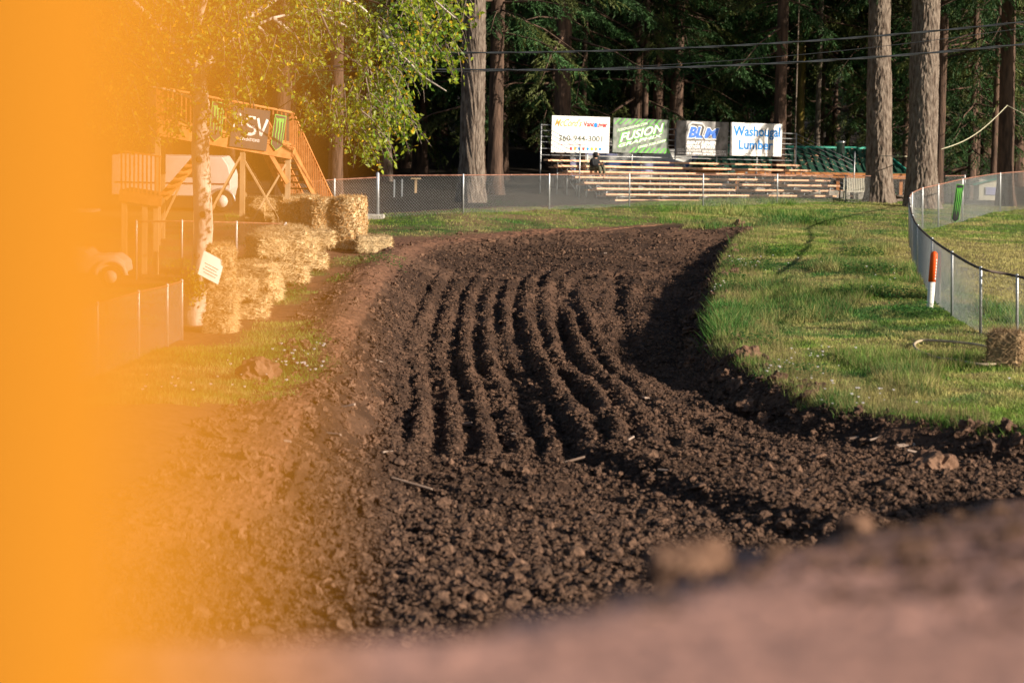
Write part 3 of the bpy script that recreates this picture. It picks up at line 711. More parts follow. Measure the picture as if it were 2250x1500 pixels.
while cnt < 980:
    px = R.uniform(170, 1035); py = R.uniform(-60, 350); lim = np.interp(px, bx_, by_)
    if py > lim - 40: continue
    dn = vn(np.array([px/75.]), np.array([py/75.]))[0]
    if dn < .50 and px > 560: continue
    if 400 < px < 500 and py > 110 and R.random() < .6: continue
    if px < 560 and py > 150 and R.random() < .35: continue
    if 560 < px < 1000 and py > 160 and not (640 < px < 900) : continue
    cnt += 1
    D = TD + R.uniform(-2.4, 2.6)
    p = rel(px, py, D); ln = R.uniform(.35, 1.0); az = R.uniform(0, 6.28)
    d = Vector((math.cos(az)*.6+.25, math.sin(az)*.6, -R.uniform(.2, .9)))
    pts = [p]
    for j in range(4): d = (d + Vector((R.gauss(0, .12), R.gauss(0, .12), -.22))).normalized(); pts.append(pts[-1] + d*ln/4)
    if rel(px, lim+14, D).z > pts[-1].z: pts = pts[:3]
    tw.tube(pts, [.013, .011, .008, .006, .004][:len(pts)], 3, False)
    for j in range(17):
        f = R.uniform(0, len(pts)-1.001); a = int(f); q = pts[a].lerp(pts[a+1], f-a) + Vector((R.gauss(0, .05), R.gauss(0, .05), R.gauss(0, .05)))
        e = Vector((R.gauss(0, 1), R.gauss(0, 1), R.gauss(-.6, .8))).normalized(); s = e.cross(Vector((R.gauss(0, 1), R.gauss(0, 1), R.gauss(0, 1)))).normalized()
        L_ = R.uniform(.075, .14); w_ = L_*.31; nn = e.cross(s)*L_*.08
        LV += [q, q+e*L_*.35+s*w_+nn, q+e*L_, q+e*L_*.35-s*w_+nn]
        t = R.random(); cc = np.array([.36, .44, .03]) if t < .62 else (np.array([.16, .30, .03]) if t < .9 else np.array([.75, .48, .03]))
        LC += [cc*R.uniform(.6, 1.35)]*4
tw.build('twigs', M['twig'], alder)
n = len(LV)//4
lo = link('leaves', np_mesh('leaves', [tuple(v) for v in LV], np.arange(n*4).reshape(-1, 4), False, np.array(LC)), M['leaf'], alder); lo['kind'] = 'stuff'
# the limbs that hang with bare strings
for l in [[(700,20),(740,110),(800,150),(815,230),(818,300)], [(760,60),(800,120),(830,200),(860,290)], [(600,40),(640,110),(640,220),(610,240)], [(800,150),(870,170),(880,215),(850,235)], [(520,60),(535,150),(560,240)], [(660,60),(700,110),(760,120),(790,140)]]:
    D = TD+R.uniform(-1.5, 1.5); mb = MB(); mb.tube([rel(x, y, D) for x, y in l], [.028, .022, .018, .013, .008][:len(l)], 6); mb.build('hanging_branch', M['twig'], alder)
# sprouts low on the trunk
LV = []; LC = []
for i in range(420):
    q = rel(R.gauss(425, 22), R.gauss(625, 18), TD-.3+R.uniform(-.2, .2)); e = Vector((R.gauss(0, 1), R.gauss(0, 1), R.gauss(.3, 1))).normalized(); s = e.orthogonal().normalized(); L_ = .08
    LV += [q, q+e*L_*.4+s*.025, q+e*L_, q+e*L_*.4-s*.025]; LC += [np.array([.30, .30, .02])*R.uniform(.7, 1.3)]*4
lo = link('sprout_leaves', np_mesh('sprouts', [tuple(v) for v in LV], np.arange(420*4).reshape(-1, 4), False, np.array(LC)), M['leaf'], alder); lo['kind'] = 'stuff'

# ------------------------------------------------------------------ chain link fences
def chain(parent, base, top, sp=.085, r=.0022, seg=4, matl='wire'):
    base = np.array([tuple(b) for b in base]); top = np.array([tuple(b) for b in top])
    L_ = np.concatenate([[0], np.cumsum(np.linalg.norm(np.diff(base, axis=0)[:, :2], axis=1))]); tot = L_[-1]
    h = float(np.mean(top[:, 2]-base[:, 2]))
    def ev(u, v):
        B = np.stack([np.interp(u, L_, base[:, i]) for i in range(3)], -1); T = np.stack([np.interp(u, L_, top[:, i]) for i in range(3)], -1)
        return B + (T-B)*v[..., None]
    u0 = np.arange(-h, tot, sp); V = []; 
    for sgn in (1, -1):
        a = np.clip(u0, 0, tot) if sgn > 0 else np.clip(u0+h, 0, tot); b = np.clip(u0+h, 0, tot) if sgn > 0 else np.clip(u0, 0, tot)
        s0 = u0 if sgn > 0 else u0+h
        t = np.linspace(0, 1, seg+1)[None]; U = a[:, None] + (b-a)[:, None]*t; Vv = (U - s0[:, None])/(h*sgn)
        pts = ev(U, np.clip(Vv, 0, 1)); V.append(pts)
    V = np.concatenate(V); m = V.shape[0]; k = seg+1
    off = np.array([[0, -r, 0], [r*.87, r*.5, r*.3], [-r*.87, r*.5, -r*.3]])
    W = V[:, :, None, :] + off[None, None]; W = W.reshape(-1, 3)
    i = np.arange(m)[:, None, None]*k*3 + np.arange(seg)[None, :, None]*3; j = np.arange(3)[None, None]
    q = np.stack([i+j, i+(j+1) % 3, i+3+(j+1) % 3, i+3+j], -1).reshape(-1, 4)
    o = link('chain_link_mesh', np_mesh('chain_link_mesh', W, q, False), M[matl], parent); return o
def fence(label, base, top, posts, rail='rust', rr=.022, post_r=.03, group=None, sp=.085, postmat='galv', wr=.0022):
    o0 = Vector(base[0]); e = empty('chain_link_fence', o0); tag(e, label, 'fence', group)
    B = [Vector(b)-o0 for b in base]; T = [Vector(t)-o0 for t in top]
    chain(e, B, T, sp, wr)
    mb = MB(); mb.tube(T, rr, 8); mb.build('top_rail', M[rail], e)
    for b, t in posts:
        b, t = Vector(b)-o0, Vector(t)-o0; b.z -= .15; d = (t-b).normalized()
        mb = MB(); mb.tube([b, t+d*.03, t+d*.05], [post_r, post_r, post_r*.5], 10); mb.build('fence_post', M[postmat], e)
    return e
# back fence, from its corner post to the right
bf = [(830,480,386,82),(1018,468,385,83),(1207,462,384,88.5),(1383,455,383,96),(1545,453,384,98.7),(1708,450,384,103),(1858,450,386,108),(1995,452,388,112),(2120,452,386,116)]
def fpt(px, yb, yt, D):
    t = P(px, yt, D); g = onG(px, D); b = Vector((P(px, yb, D).x, D, min(P(px, yb, D).z, g.z+.04)))
    b.z = g.z + .02
    return b, t
pp = [fpt(*q) for q in bf]
def densify(pts, n=6):
    o = []
    for a, b in zip(pts[:-1], pts[1:]):
        for i in range(n): o.append(a.lerp(b, i/n))
    return o + [pts[-1]]
def groundify(B): return [Vector((b.x, b.y, Hs(b.x, b.y)+.02)) for b in B]
e = fence('long wire mesh fence with reddish top rail in front of the bleachers', groundify(densify([p[0] for p in pp])), densify([p[1] for p in pp]), [(b, t) for b, t in pp[1:]], sp=.10, wr=.0034)
b, t = pp[0]; o0 = Vector(e.location)
mb = MB(); mb.tube([b-o0-Vector((0, 0, .1)), t-o0+Vector((0, 0, .08)), t-o0+Vector((0, 0, .12))], [.055, .055, .02], 14); mb.build('corner_post', M['galv'], e)
mb = MB(); mb.box((b-o0)+Vector((-.12, -.1, .02)), (.7, .5, .22), bev=.03); mb.build('concrete_footing', M['concrete'], e)
# left continuation
lp = [fpt(640, 500, 402, 80), fpt(735, 490, 395, 81), fpt(829, 482, 390, 82)]
fence('wire mesh fence section between the tower stairs and the corner post', groundify(densify([p[0] for p in lp])), densify([p[1] for p in lp]), [lp[0], lp[1]], sp=.10, wr=.0034)
# curved fence on the right
bp = [(2420,790),(2235,742),(2155,733),(2092,695),(2048,655),(2017,610),(2005,575),(2000,545),(1998,525),(2004,512),(2027,506),(2062,500),(2115,488),(2198,466),(2300,456)]
tp = [(2420,655),(2235,607),(2155,590),(2092,556),(2048,526),(2017,497),(2005,475),(2000,455),(1998,437),(2004,425),(2027,414),(2062,406),(2115,394),(2198,381),(2300,374)]
rb = []; rt = []
for (a, b_), (c, d) in zip(bp, tp):
    h_ = hit(a, b_); rb.append(h_); t_ = P(c, d, h_.y); t_.x = t_.x; rt.append(t_)
def smoothpts(pts, n=6):
    o = []; m = len(pts)
    for i in range(m-1):
        p0, p1, p2, p3 = pts[max(i-1, 0)], pts[i], pts[i+1], pts[min(i+2, m-1)]
        for j in range(n):
            t = j/n; o.append(.5*((2*p1) + (p2-p0)*t + (2*p0-5*p1+4*p2-p3)*t*t + (3*p1-p0-3*p2+p3)*t**3))
    return o + [pts[-1]]
sb, st_ = smoothpts(rb), smoothpts(rt)
kN = 8
sb = groundify(sb)
e1 = fence('wire mesh fence curving along the right grass with a dark weathered top rail', sb[:kN*6+1], st_[:kN*6+1], [(rb[i], rt[i]) for i in range(9)], rail='dark_rail', rr=.028, sp=.075, wr=.0022)
e2 = fence('far return of the curved wire fence on the right, rust coloured top rail', sb[kN*6:], st_[kN*6:], [(rb[i], rt[i]) for i in range(9, 15)], rail='rust', rr=.024, sp=.085)
# fence by the left grass, mostly behind the orange blur
lb = [(150,860),(215,830),(305,790),(368,762),(400,748)]; lt = [(150,690),(215,668),(305,642),(368,628),(400,618)]
b_ = [hit(*p) for p in lb]; t_ = [P(c, d, q.y) for (c, d), q in zip(lt, b_)]
fence('low wire mesh fence on the left ending at the pale barked tree', groundify(densify(b_)), densify(t_), list(zip(b_, t_)), sp=.075)
# low fence behind the bales
b_ = [onG(px, D) for px, D in [(300, 60), (400, 60), (520, 61), (628, 62)]]; t_ = [P(px, py, D) for px, py, D in [(300, 487, 60), (400, 486, 60), (520, 489, 61), (628, 492, 62)]]
fence('low wire mesh fence behind the straw bale wall with a sagging end', densify(b_), densify(t_), list(zip(b_, t_)), sp=.085)

# ------------------------------------------------------------------ lettering
def text_me(txt, size, shear=0, bold=0, space=1):
    c = bpy.data.curves.new('t', 'FONT'); c.body = txt; c.size = size; c.shear = shear; c.offset = bold; c.space_character = space; c.align_x = 'CENTER'; c.align_y = 'CENTER'
    c.resolution_u = 3; o = bpy.data.objects.new('t', c); me = bpy.data.meshes.new_from_object(o)
    v = [x.co.copy() for x in me.vertices]; f = [tuple(p.vertices) for p in me.polygons]
    bpy.data.objects.remove(o); bpy.data.curves.remove(c); bpy.data.meshes.remove(me); return v, f
def letters(mb, txt, x, y, wd, ht, z=.012, shear=0, bold=0, rot=0):
    v, f = text_me(txt, 1.0, shear, bold)
    if not v: return
    x0 = min(a.x for a in v); x1 = max(a.x for a in v); y0 = min(a.y for a in v); y1 = max(a.y for a in v)
    cr_, sr_ = math.cos(rot), math.sin(rot); out = []
    for a in v:
        X_ = (a.x-(x0+x1)/2)/(x1-x0)*wd; Y_ = (a.y-(y0+y1)/2)/(y1-y0)*ht
        out.append(Vector((x + X_*cr_ - Y_*sr_, y + X_*sr_ + Y_*cr_, z)))
    mb.add(out, f)
def poly(mb, pts, z=.010): mb.add([Vector((x, y, z)) for x, y in pts], [tuple(range(len(pts)))])
def claw(mb, cx, cy, w_, h_, z=.014):
    for i, (dx, s, l) in enumerate([(-.32, 1, .92), (0, 1.25, 1.0), (.32, 1, .9)]):
        x = cx + dx*w_; t = w_*.12*s; y1 = cy + h_*.5; y0 = cy + h_*(.5-l)
        poly(mb, [(x-t*2.2, y1), (x+t*1.0, y1+h_*.015*i), (x+t*1.1, y1-h_*.10), (x+t*.6, y1-h_*.16), (x+t*.9, y1-h_*.45), (x+t*.5, y1-h_*.6), (x+t*.7, y1-h_*.75), (x+t*.4, y0), (x-t*.1, y1-h_*.72), (x-t*.5, y1-h_*.58), (x-t*.2, y1-h_*.42), (x-t*.8, y1-h_*.2), (x-t*.9, y1-h_*.09)], z)
def frame_from(tl, tr, bl):                      # local x right, y up, z toward the viewer; origin mid
    tl, tr, bl = Vector(tl), Vector(tr), Vector(bl); xa = (tr-tl); W_ = xa.length; xa.normalize(); ya = (tl-bl); H_ = ya.length; ya = (ya - xa*ya.dot(xa)).normalized(); za = xa.cross(ya)
    m = Matrix((xa, ya, za)).transposed().to_4x4(); m.translation = tl + (tr-tl)/2 + (bl-tl)/2; return m, W_, H_
def board(name, label, cat, tl, tr, bl, matl, depth=.03, group=None):
    m, W_, H_ = frame_from(tl, tr, bl); e = empty(name, (0, 0, 0)); e.matrix_world = m; tag(e, label, cat, group)
    mb = MB(); mb.box((0, 0, -depth/2), (W_, H_, depth), bev=.006); mb.build('panel', M[matl], e)
    return e, W_, H_
def shield(label, tl, tr, bl, group=None, claws=True, face='black', edge='lime'):
    m, W_, H_ = frame_from(tl, tr, bl); e = empty('shield_banner', (0, 0, 0)); e.matrix_world = m; tag(e, label, 'banner', group)
    out = lambda k: [(-W_/2*k, H_/2-(1-k)*W_/2), (-W_/2*k, -H_/2+W_*.45), (0, -H_/2+(1-k)*W_/2), (W_/2*k, -H_/2+W_*.45), (W_/2*k, H_/2-(1-k)*W_/2)]
    mb = MB(); mb.prism(out(1), -.01, 0); mb.build('border', M[edge], e)
    mb = MB(); mb.prism(out(.86), .001, .006); mb.build('field', M[face], e)
    if claws: mb = MB(); claw(mb, 0, H_*.03, W_*.75, H_*.74); mb.build('claw_mark', M['lime'], e)
    return e

# ------------------------------------------------------------------ bleachers
ba = Vector((math.cos(rad(44)), math.sin(rad(44)), -.018)); bb = Vector((math.sin(rad(44)), -math.cos(rad(44)), 0))
BO = P(1200, 352, 105); BZ = BO.z
bl_ = empty('bleachers', Vector((BO.x, BO.y, Hs(BO.x, BO.y)))); tag(bl_, 'open steel grandstand with rows of orange brown wooden benches and railings', 'bleachers')
bo = bl_.location.copy()
NR = 9; LEN = 17.2
def bp_(l, r, z=0): return Vector((BO.x, BO.y, BZ)) + ba*l + bb*(r*.60) + Vector((0, 0, z)) - bo
for i in range(NR):
    zz = -i*.222; l0 = 0 if i < 3 else -.05*i + .2*(i > 4); l1 = LEN + (.0 if i < 7 else .3)
    seats = [(l0, l0+5.3), (l0+5.32, l0+11.1), (l0+11.12, l1)]
    for (a, b) in seats:
        mb = MB(); mb.beam(bp_(a, i, zz+.0), bp_(b, i, zz+.0), .28, .07); mb.build('seat_plank', M['bench'], bl_)
        mb = MB(); mb.beam(bp_(a, i+.45, zz-.300), bp_(b, i+.45, zz-.300), .24, .05); mb.build('foot_plank', M['bench'], bl_)
    mb = MB()
    for j in range(7):
        l = .7 + j*2.65; p = bp_(l, i, zz-.02); g = p.z
        gz = Hs((p+bo).x, (p+bo).y) - bo.z
        mb.tube([Vector((p.x, p.y, gz)), p], .024, 6)
        mb.tube([bp_(l, i-.3, zz-.045), bp_(l, i+.6, zz-.045)], .018, 5)
        if i < NR-1: mb.tube([bp_(l, i, zz-.05), bp_(l, i+1, zz-.28)], .018, 5)
        if i % 2 == 0 and i < NR-2: mb.tube([bp_(l, i, zz-.1), Vector((bp_(l+1.2, i, 0).x, bp_(l+1.2, i, 0).y, gz+.1))], .014, 5)
    mb.build('row_frame', M['galv'], bl_)
# back rail: posts and horizontal rails
def proj_x(q):
    v = cam.matrix_world.inverted() @ Vector(q); return 1125 + FPX*v.x/-v.z
def pxb(px, dz=0, r=-.4):                        # point on the back plane seen at column px
    lo, hi = -3., 22.
    for _ in range(40):
        m_ = (lo+hi)/2; u = proj_x(bp_(m_, r, .8)+bo)
        if u < px: lo = m_
        else: hi = m_
    return m_
for j in range(7):
    l = -.1 + j*(LEN+.1)/6; p0 = bp_(l, -.4, 1.55); gz = Hs((p0+bo).x, (p0+bo).y)-bo.z
    mb = MB(); mb.tube([Vector((p0.x, p0.y, gz-.1)), p0], .03, 8); mb.build('rail_post', M['galv'], bl_)
for zz in (.22, .5, .78, 1.02, 1.27, 1.52):
    mb = MB(); mb.tube([bp_(-.1, -.4, zz), bp_(LEN, -.4, zz)], .02, 6); mb.build('back_rail', M['galv'], bl_)
# side rails sloping down both ends
for l, n_ in ((-.12, 3.6), (LEN+.05, 5.5)):
    pe = bp_(l, n_, .75); gz = Hs((pe+bo).x, (pe+bo).y)-bo.z
    mb = MB(); mb.tube([Vector((pe.x, pe.y, gz)), pe], .028, 8); mb.build('end_post', M['galv'], bl_)
    for zz in (.0, .22, .44, .66, .88, 1.1, 1.32, 1.5):
        mb = MB(); mb.tube([bp_(l, -.4, zz), bp_(l, n_, zz-.222*n_-.05 + .05)], .013, 5); mb.build('side_rail', M['galv'] if l > 0 else M['dark_rail'], bl_)
# sign boards hung on the back rail
def on_back(px, py, off=-.02):
    l = pxb(px, r=off); q = bp_(l, off)+bo; return P(px, py, q.y)
def sign(name, label, xl, ytl, xr, ytr, ybl, matl):
    tl, tr, b = on_back(xl, ytl), on_back(xr, ytr), on_back(xl, ybl)
    b.y = tl.y; b = P(xl-1.5, ybl, tl.y)
    return board(name, label, 'sign', tl, tr, b, matl, .04)
e, W_, H_ = sign('billboard', 'white dealer sign with gold script and phone number 360-944-3001', 1213, 254, 1340, 258, 335, 'sign_white')
u = W_/127; v = H_/80
X_ = lambda px: (px-1276.5)*u
Y_ = lambda py: (295.5-py)*v
def parts_text(e, name, matl, items):
    mb = MB()
    for t, px, py, wp, hp, sh, bo_, ro in items: letters(mb, t, X_(px), Y_(py), wp*u, hp*v, .012, sh, bo_, ro)
    o = mb.build(name, M[matl], e); return o
parts_text(e, 'script_lettering', 'print_gold', [("McCord's", 1248, 270, 60, 17, .5, .012, 0)])
parts_text(e, 'red_lettering', 'print_red', [('Vanc', 1293, 272, 24, 12, 0, .03, 0), ('uver', 1323, 274, 24, 8.5, 0, .03, 0)])
mb = MB(); poly(mb, [(X_(1308)+4.2*u*math.cos(a), Y_(274)+5.5*v*math.sin(a)) for a in np.linspace(0, 6.28, 17)[:-1]], .013); mb.build('globe', M['print_blue'], e)
parts_text(e, 'maker_lettering', 'print_pale', [('TOYOTA', 1281, 287, 26, 5.5, 0, .02, 0), ('O', 1259, 287, 9, 6, 0, .01, 0)])
parts_text(e, 'phone_number', 'print_grey', [('360-944-3001', 1276, 304, 96, 13, 0, .012, 0)])
mb = MB(); poly(mb, [(X_(1214), Y_(318.5)), (X_(1339), Y_(318.5)), (X_(1339), Y_(317.5)), (X_(1214), Y_(317.5))]); mb.build('red_line', M['print_red'], e)
for i, (mn) in enumerate(['print_pale', 'print_red', 'print_gold', 'print_blue', 'print_red', 'print_blue', 'neon', 'print_gold', 'print_blue']):
    mb = MB(); cx = X_(1246+i*9.2); cy = Y_(327); poly(mb, [(cx-2.6*u, cy+3.6*v), (cx-2.6*u, cy-1.5*v), (cx, cy-3.8*v), (cx+2.6*u, cy-1.5*v), (cx+2.6*u, cy+3.6*v)]); mb.build('crest', M[mn], e)
e, W_, H_ = sign('billboard', 'grey and green sign with slanting FUSION GRAPHIX lettering', 1348, 259, 1470, 264, 335, 'sign_green')
u = W_/122; v = H_/76; X_ = lambda px: (px-1409)*u; Y_ = lambda py: (299.5-py)*v
mb = MB()
for i in range(12):
    x0 = 1350+i*11; poly(mb, [(X_(x0), Y_(337)), (X_(x0+4), Y_(337)), (X_(min(x0+15, 1469)), Y_(325)), (X_(min(x0+11, 1467)), Y_(325))], .004) if x0 > 1375 else None
    poly(mb, [(X_(x0-1), Y_(275-i*.2)), (X_(x0+2), Y_(275-i*.2)), (X_(min(x0+14, 1469)), Y_(262)), (X_(min(x0+11, 1467)), Y_(262))], .004) if x0 < 1440 else None
mb.build('green_stripes', M['lime'], e)
ro = .19
mb = MB(); letters(mb, 'FUSION', X_(1410), Y_(292), 104*u, 23*v, .008, .35, .05, ro); letters(mb, 'GRAPHIX', X_(1408), Y_(309), 102*u, 9.5*v, .008, .3, .04, ro); letters(mb, '(360) 528-2089', X_(1433), Y_(317), 65*u, 8.5*v, .008, .3, .04, ro); letters(mb, 'FUSIONGRAPHIX.COM', X_(1389), Y_(280), 68*u, 7*v, .008, .3, .03, ro); mb.build('lettering_outline', M['lime'], e)
parts_text(e, 'lettering', 'print_white', [('FUSION', 1410, 292, 98, 18.5, .35, .02, ro), ('GRAPHIX', 1408, 309, 98, 7, .3, .02, ro), ('(360) 528-2089', 1433, 317, 62, 6.5, .3, .02, ro), ('FUSIONGRAPHIX.COM', 1389, 280, 66, 5.5, .3, .01, ro)])
e, W_, H_ = sign('billboard', 'mottled grey sign with blue BLM letters for BENT LEVER MOTOR SPORTS', 1487, 265, 1601, 269, 342, 'sign_grey')
u = W_/114; v = H_/76; X_ = lambda px: (px-1544)*u; Y_ = lambda py: (305.5-py)*v
mb = MB(); letters(mb, 'BL', X_(1528), Y_(292), 37*u, 28*v, .008, .25, .07); letters(mb, 'M', X_(1563), Y_(293), 37*u, 26*v, .008, .25, .07); mb.build('letter_outline', M['print_white'], e)
parts_text(e, 'blue_letters', 'print_navy', [('BL', 1528, 292, 33, 25, .25, .05, 0), ('M', 1563, 293, 34, 23, .25, .05, 0)])
mb = MB(); mb.tube([(X_(1509), Y_(288), .02), (X_(1512), Y_(276), .02), (X_(1518), Y_(271), .02), (X_(1540), Y_(273), .02), (X_(1546), Y_(280), .02), (X_(1541), Y_(298), .02), (X_(1548), Y_(307), .02), (X_(1574), Y_(306), .02)], [.05, .06, .07, .07, .06, .05, .04, .03], 8); mb.build('lever_emblem', M['print_pale'], e)
parts_text(e, 'lettering', 'print_white', [('BENT LEVER', 1541, 315, 66, 8, .3, .05, 0), ('MOTOR SPORTS', 1539, 323.5, 66, 7, .3, .05, 0), ('6707 NE 117TH AVE. G-100', 1515, 329.5, 52, 3.4, 0, .01, 0), ('VANCOUVER, WASHINGTON', 1515, 333, 52, 3.2, 0, .02, 0), ('PARTS AND ACCESSORY', 1570, 333, 52, 5.5, 0, .03, 0), ('360.891.6900', 1516, 338, 54, 4.2, 0, .04, 0), ('SPECIALISTS', 1571, 339, 52, 4.2, 0, .04, 0)])
e, W_, H_ = sign('billboard', 'white sign with large blue words Washougal Lumber', 1606, 269, 1719, 273, 342, 'sign_white')
u = W_/113; v = H_/75; X_ = lambda px: (px-1662)*u; Y_ = lambda py: (308-py)*v
parts_text(e, 'lettering', 'print_blue', [('Washougal', 1662, 293, 103, 30, 0, .022, 0), ('Lumber', 1661, 320, 75, 22, 0, .022, 0)])
parts_text(e, 'small_print', 'print_pale', [('MARINE DR. WASHOUGAL, WA. 98671', 1640, 340, 58, 3, 0, 0, 0), ('PHONE (360) 835', 1695, 340, 40, 3, 0, 0, 0)])

# ------------------------------------------------------------------ seated person
def skin(name, parent, pts, edges, radii, matl, root=0):
    me = bpy.data.meshes.new(name); me.from_pydata([tuple(p) for p in pts], edges, []); o = link(name, me, M[matl], parent)
    md = o.modifiers.new('skin', 'SKIN'); sv = me.skin_vertices[0].data
    for i, r_ in enumerate(radii): sv[i].radius = (r_, r_) if not hasattr(r_, '__len__') else r_
    sv[root].use_root = True
    s2 = o.modifiers.new('sub', 'SUBSURF'); s2.levels = 1; s2.render_levels = 2; return o
# seat row under the person
pl = 2.45
prow = 1.65
pz = BZ
sr_i = 2
sp0 = bp_(2.0, sr_i, -sr_i*.222+.03)+bo
l_ = pxb(1303, r=sr_i); sp0 = bp_(l_, sr_i, -sr_i*.222+.03)+bo
per = empty('person', sp0, math.atan2(bb.y, bb.x)+math.pi/2+.15)      # local -y is forward
tag(per, 'person in black hooded top and dark camouflage trousers sitting hunched over a phone', 'person')
J = dict(pel=(0, 0, .12), bel=(0, -.03, .28), che=(0, -.10, .46), nek=(0, -.17, .60), hed=(0, -.23, .70), top=(0, -.26, .80))
pts = [J['pel'], J['bel'], J['che'], J['nek'], J['hed'], J['top']]; ed = [(0, 1), (1, 2), (2, 3), (3, 4), (4, 5)]; rr_ = [.12, .12, .13, .055, .09, .07]
def limb(base, chain_, rads):
    p = base
    for q, r_ in zip(chain_, rads): pts.append(q); rr_.append(r_); ed.append((p, len(pts)-1)); p = len(pts)-1
for s in (-1, 1):
    limb(2, [(s*.19, -.12, .50), (s*.25, -.22, .27), (s*.09, -.42, .30), (s*.06, -.47, .31)], [.06, .045, .035, .03])
    limb(0, [(s*.10, -.06, .10), (s*.15, -.48, .20), (s*.15, -.52, -.22), (s*.15, -.62, -.25)], [.085, .065, .05, .035])
skin('body', per, pts, ed, rr_, 'skin')
tp_ = [J['pel'], J['bel'], J['che'], (0, -.17, .57)]; te = [(0, 1), (1, 2), (2, 3)]; tr_ = [.175, .175, .185, .12]
for s in (-1, 1):
    b0 = 2
    for q, r_ in zip([(s*.20, -.12, .50), (s*.26, -.22, .26), (s*.10, -.41, .30)], [.08, .068, .05]): tp_.append(q); tr_.append(r_); te.append((b0, len(tp_)-1)); b0 = len(tp_)-1
skin('hooded_top', per, tp_, te, tr_, 'hoodie')
skin('hood', per, [(0, -.12, .58), (0, -.17, .72), (0, -.20, .84)], [(0, 1), (1, 2)], [.12, .165, .12], 'hoodie')
tp_ = [(0, 0, .10)]; te = []; tr_ = [.15]
for s in (-1, 1):
    b0 = 0
    for q, r_ in zip([(s*.10, -.08, .10), (s*.15, -.50, .20), (s*.15, -.53, -.18)], [.10, .088, .07]): tp_.append(q); tr_.append(r_); te.append((b0, len(tp_)-1)); b0 = len(tp_)-1
skin('trousers', per, tp_, te, tr_, 'camo')
for s in (-1, 1):
    skin('shoe', per, [(s*.15, -.50, -.24), (s*.15, -.62, -.26), (s*.15, -.74, -.27)], [(0, 1), (1, 2)], [.055, .05, .04], 'black')
    hp = [(s*.06, -.47, .31), (s*.045, -.52, .325)]; he = [(0, 1)]; hr = [.03, .032]
    for f in range(4): hp += [(s*(.065-.018*f), -.565, .335), (s*(.05-.018*f), -.59, .345+.004*f)]; he += [(1, len(hp)-2), (len(hp)-2, len(hp)-1)]; hr += [.009, .008]
    hp += [(s*.02, -.53, .35)]; he += [(1, len(hp)-1)]; hr += [.01]
    skin('hand', per, hp, he, hr, 'skin', 1)
mb = MB(); mb.tube([(0, -.345, .725), (0, -.37, .70), (0, -.345, .685)], [.006, .014, .012], 6)
mb.build('nose', M['skin'], per)
ph = MB(); ph.box((0, 0, 0), (.075, .012, .15), bev=.004); po = ph.build('mobile_phone', M['black'], None, per.matrix_world @ Vector((0, -.56, .37)) if False else None)
rz = per.rotation_euler.z; po.location = sp0 + Matrix.Rotation(rz, 3, 'Z') @ Vector((0, -.57, .37)); po.rotation_euler = (rad(-35), 0, rz)
tag(po, 'small dark mobile phone held by the seated person', 'phone')

# ------------------------------------------------------------------ vehicles behind the bleachers
def wheel(parent, c, r, axis='y', wd=.2):
    ax = Vector((0, 1, 0)) if axis == 'y' else Vector((1, 0, 0)); c = Vector(c)
    mb = MB(); mb.tube([c-ax*wd/2, c-ax*wd*.4, c+ax*wd*.4, c+ax*wd/2], [r*.9, r, r, r*.9], 20); t = mb.build('wheel', M['rubber'], parent)
    mb = MB(); mb.tube([c-ax*(wd/2+.015), c+ax*(wd/2-.02)], [r*.58, r*.58], 16); mb.build('rim', M['white'], t)
    return t
def profile_body(name, poly_, wd, matl, parent, y0=0):    # side outline in x,z pulled along y, rounded a little
    mb = MB(); m = Matrix(((1, 0, 0, 0), (0, 0, -1, y0), (0, 1, 0, 0), (0, 0, 0, 1))); mb.prism(poly_, -wd, 0, m.inverted() if False else Matrix(((1, 0, 0, 0), (0, 0, -1, y0), (0, 1, 0, 0), (0, 0, 0, 1))))
    o = mb.build(name, M[matl], parent); bv = o.modifiers.new('b', 'BEVEL'); bv.width = .06; bv.segments = 3; bv.limit_method = 'ANGLE'; return o
vb = onG(1243, 119); vz = vb.z
mo = empty('motorhome', vb, rad(6)); tag(mo, 'pale blue and cream motorhome parked behind the bleachers', 'motorhome')
profile_body('body', [(0, .25), (0, 1.5), (.35, 2.05), (1.2, 2.2), (4.6, 2.25), (5.0, 2.0), (5.3, 1.3), (5.9, 1.15), (6.0, .3)], 2.2, 'white', mo)
mb = MB(); mb.box((.32, -.008, .75), (.55, .02, .95)); mb.box((1.6, -.008, 1.55), (1.8, .02, .25)); mb.box((4.2, -.008, .9), (2.4, .02, .6)); mb.build('side_panel', M['lavender'], mo)
mb = MB(); mb.box((1.15, -.008, .8), (.8, .02, .75)); mb.box((2.4, -.008, .55), (1.2, .02, .2)); mb.build('cream_panel', M['cream'], mo)
mb = MB(); mb.box((2.7, -.010, 1.05), (2.0, .02, .16)); mb.build('stripe', M['blue'], mo)
for x_ in (2.3, 3.9): mb = MB(); mb.box((x_, -.01, 1.72), (.8, .03, .4), bev=.01); mb.build('window', M['glass'], mo)
mb = MB(); mb.box((-.02, .1, .4), (.05, .14, .28), bev=.01); mb.build('tail_light', M['red'], mo)
for x_ in (1.2, 4.9): wheel(mo, (x_, .08, .34), .36)
vb = onG(1452, 121); va = empty('pickup_truck', vb, rad(8)); tag(va, 'dark blue pickup with a white canopy beyond the bleachers', 'truck')
profile_body('body', [(0, .35), (0, 1.1), (3.4, 1.15), (3.6, 1.1), (4.6, 1.0), (4.7, .4)], 1.8, 'blue', va)
profile_body('canopy', [(.05, 1.13), (.12, 1.8), (1.5, 1.85), (1.55, 1.13)], 1.7, 'white', va, .04)
profile_body('cab', [(1.65, 1.14), (1.9, 1.75), (2.8, 1.75), (3.3, 1.14)], 1.7, 'blue', va, .04)
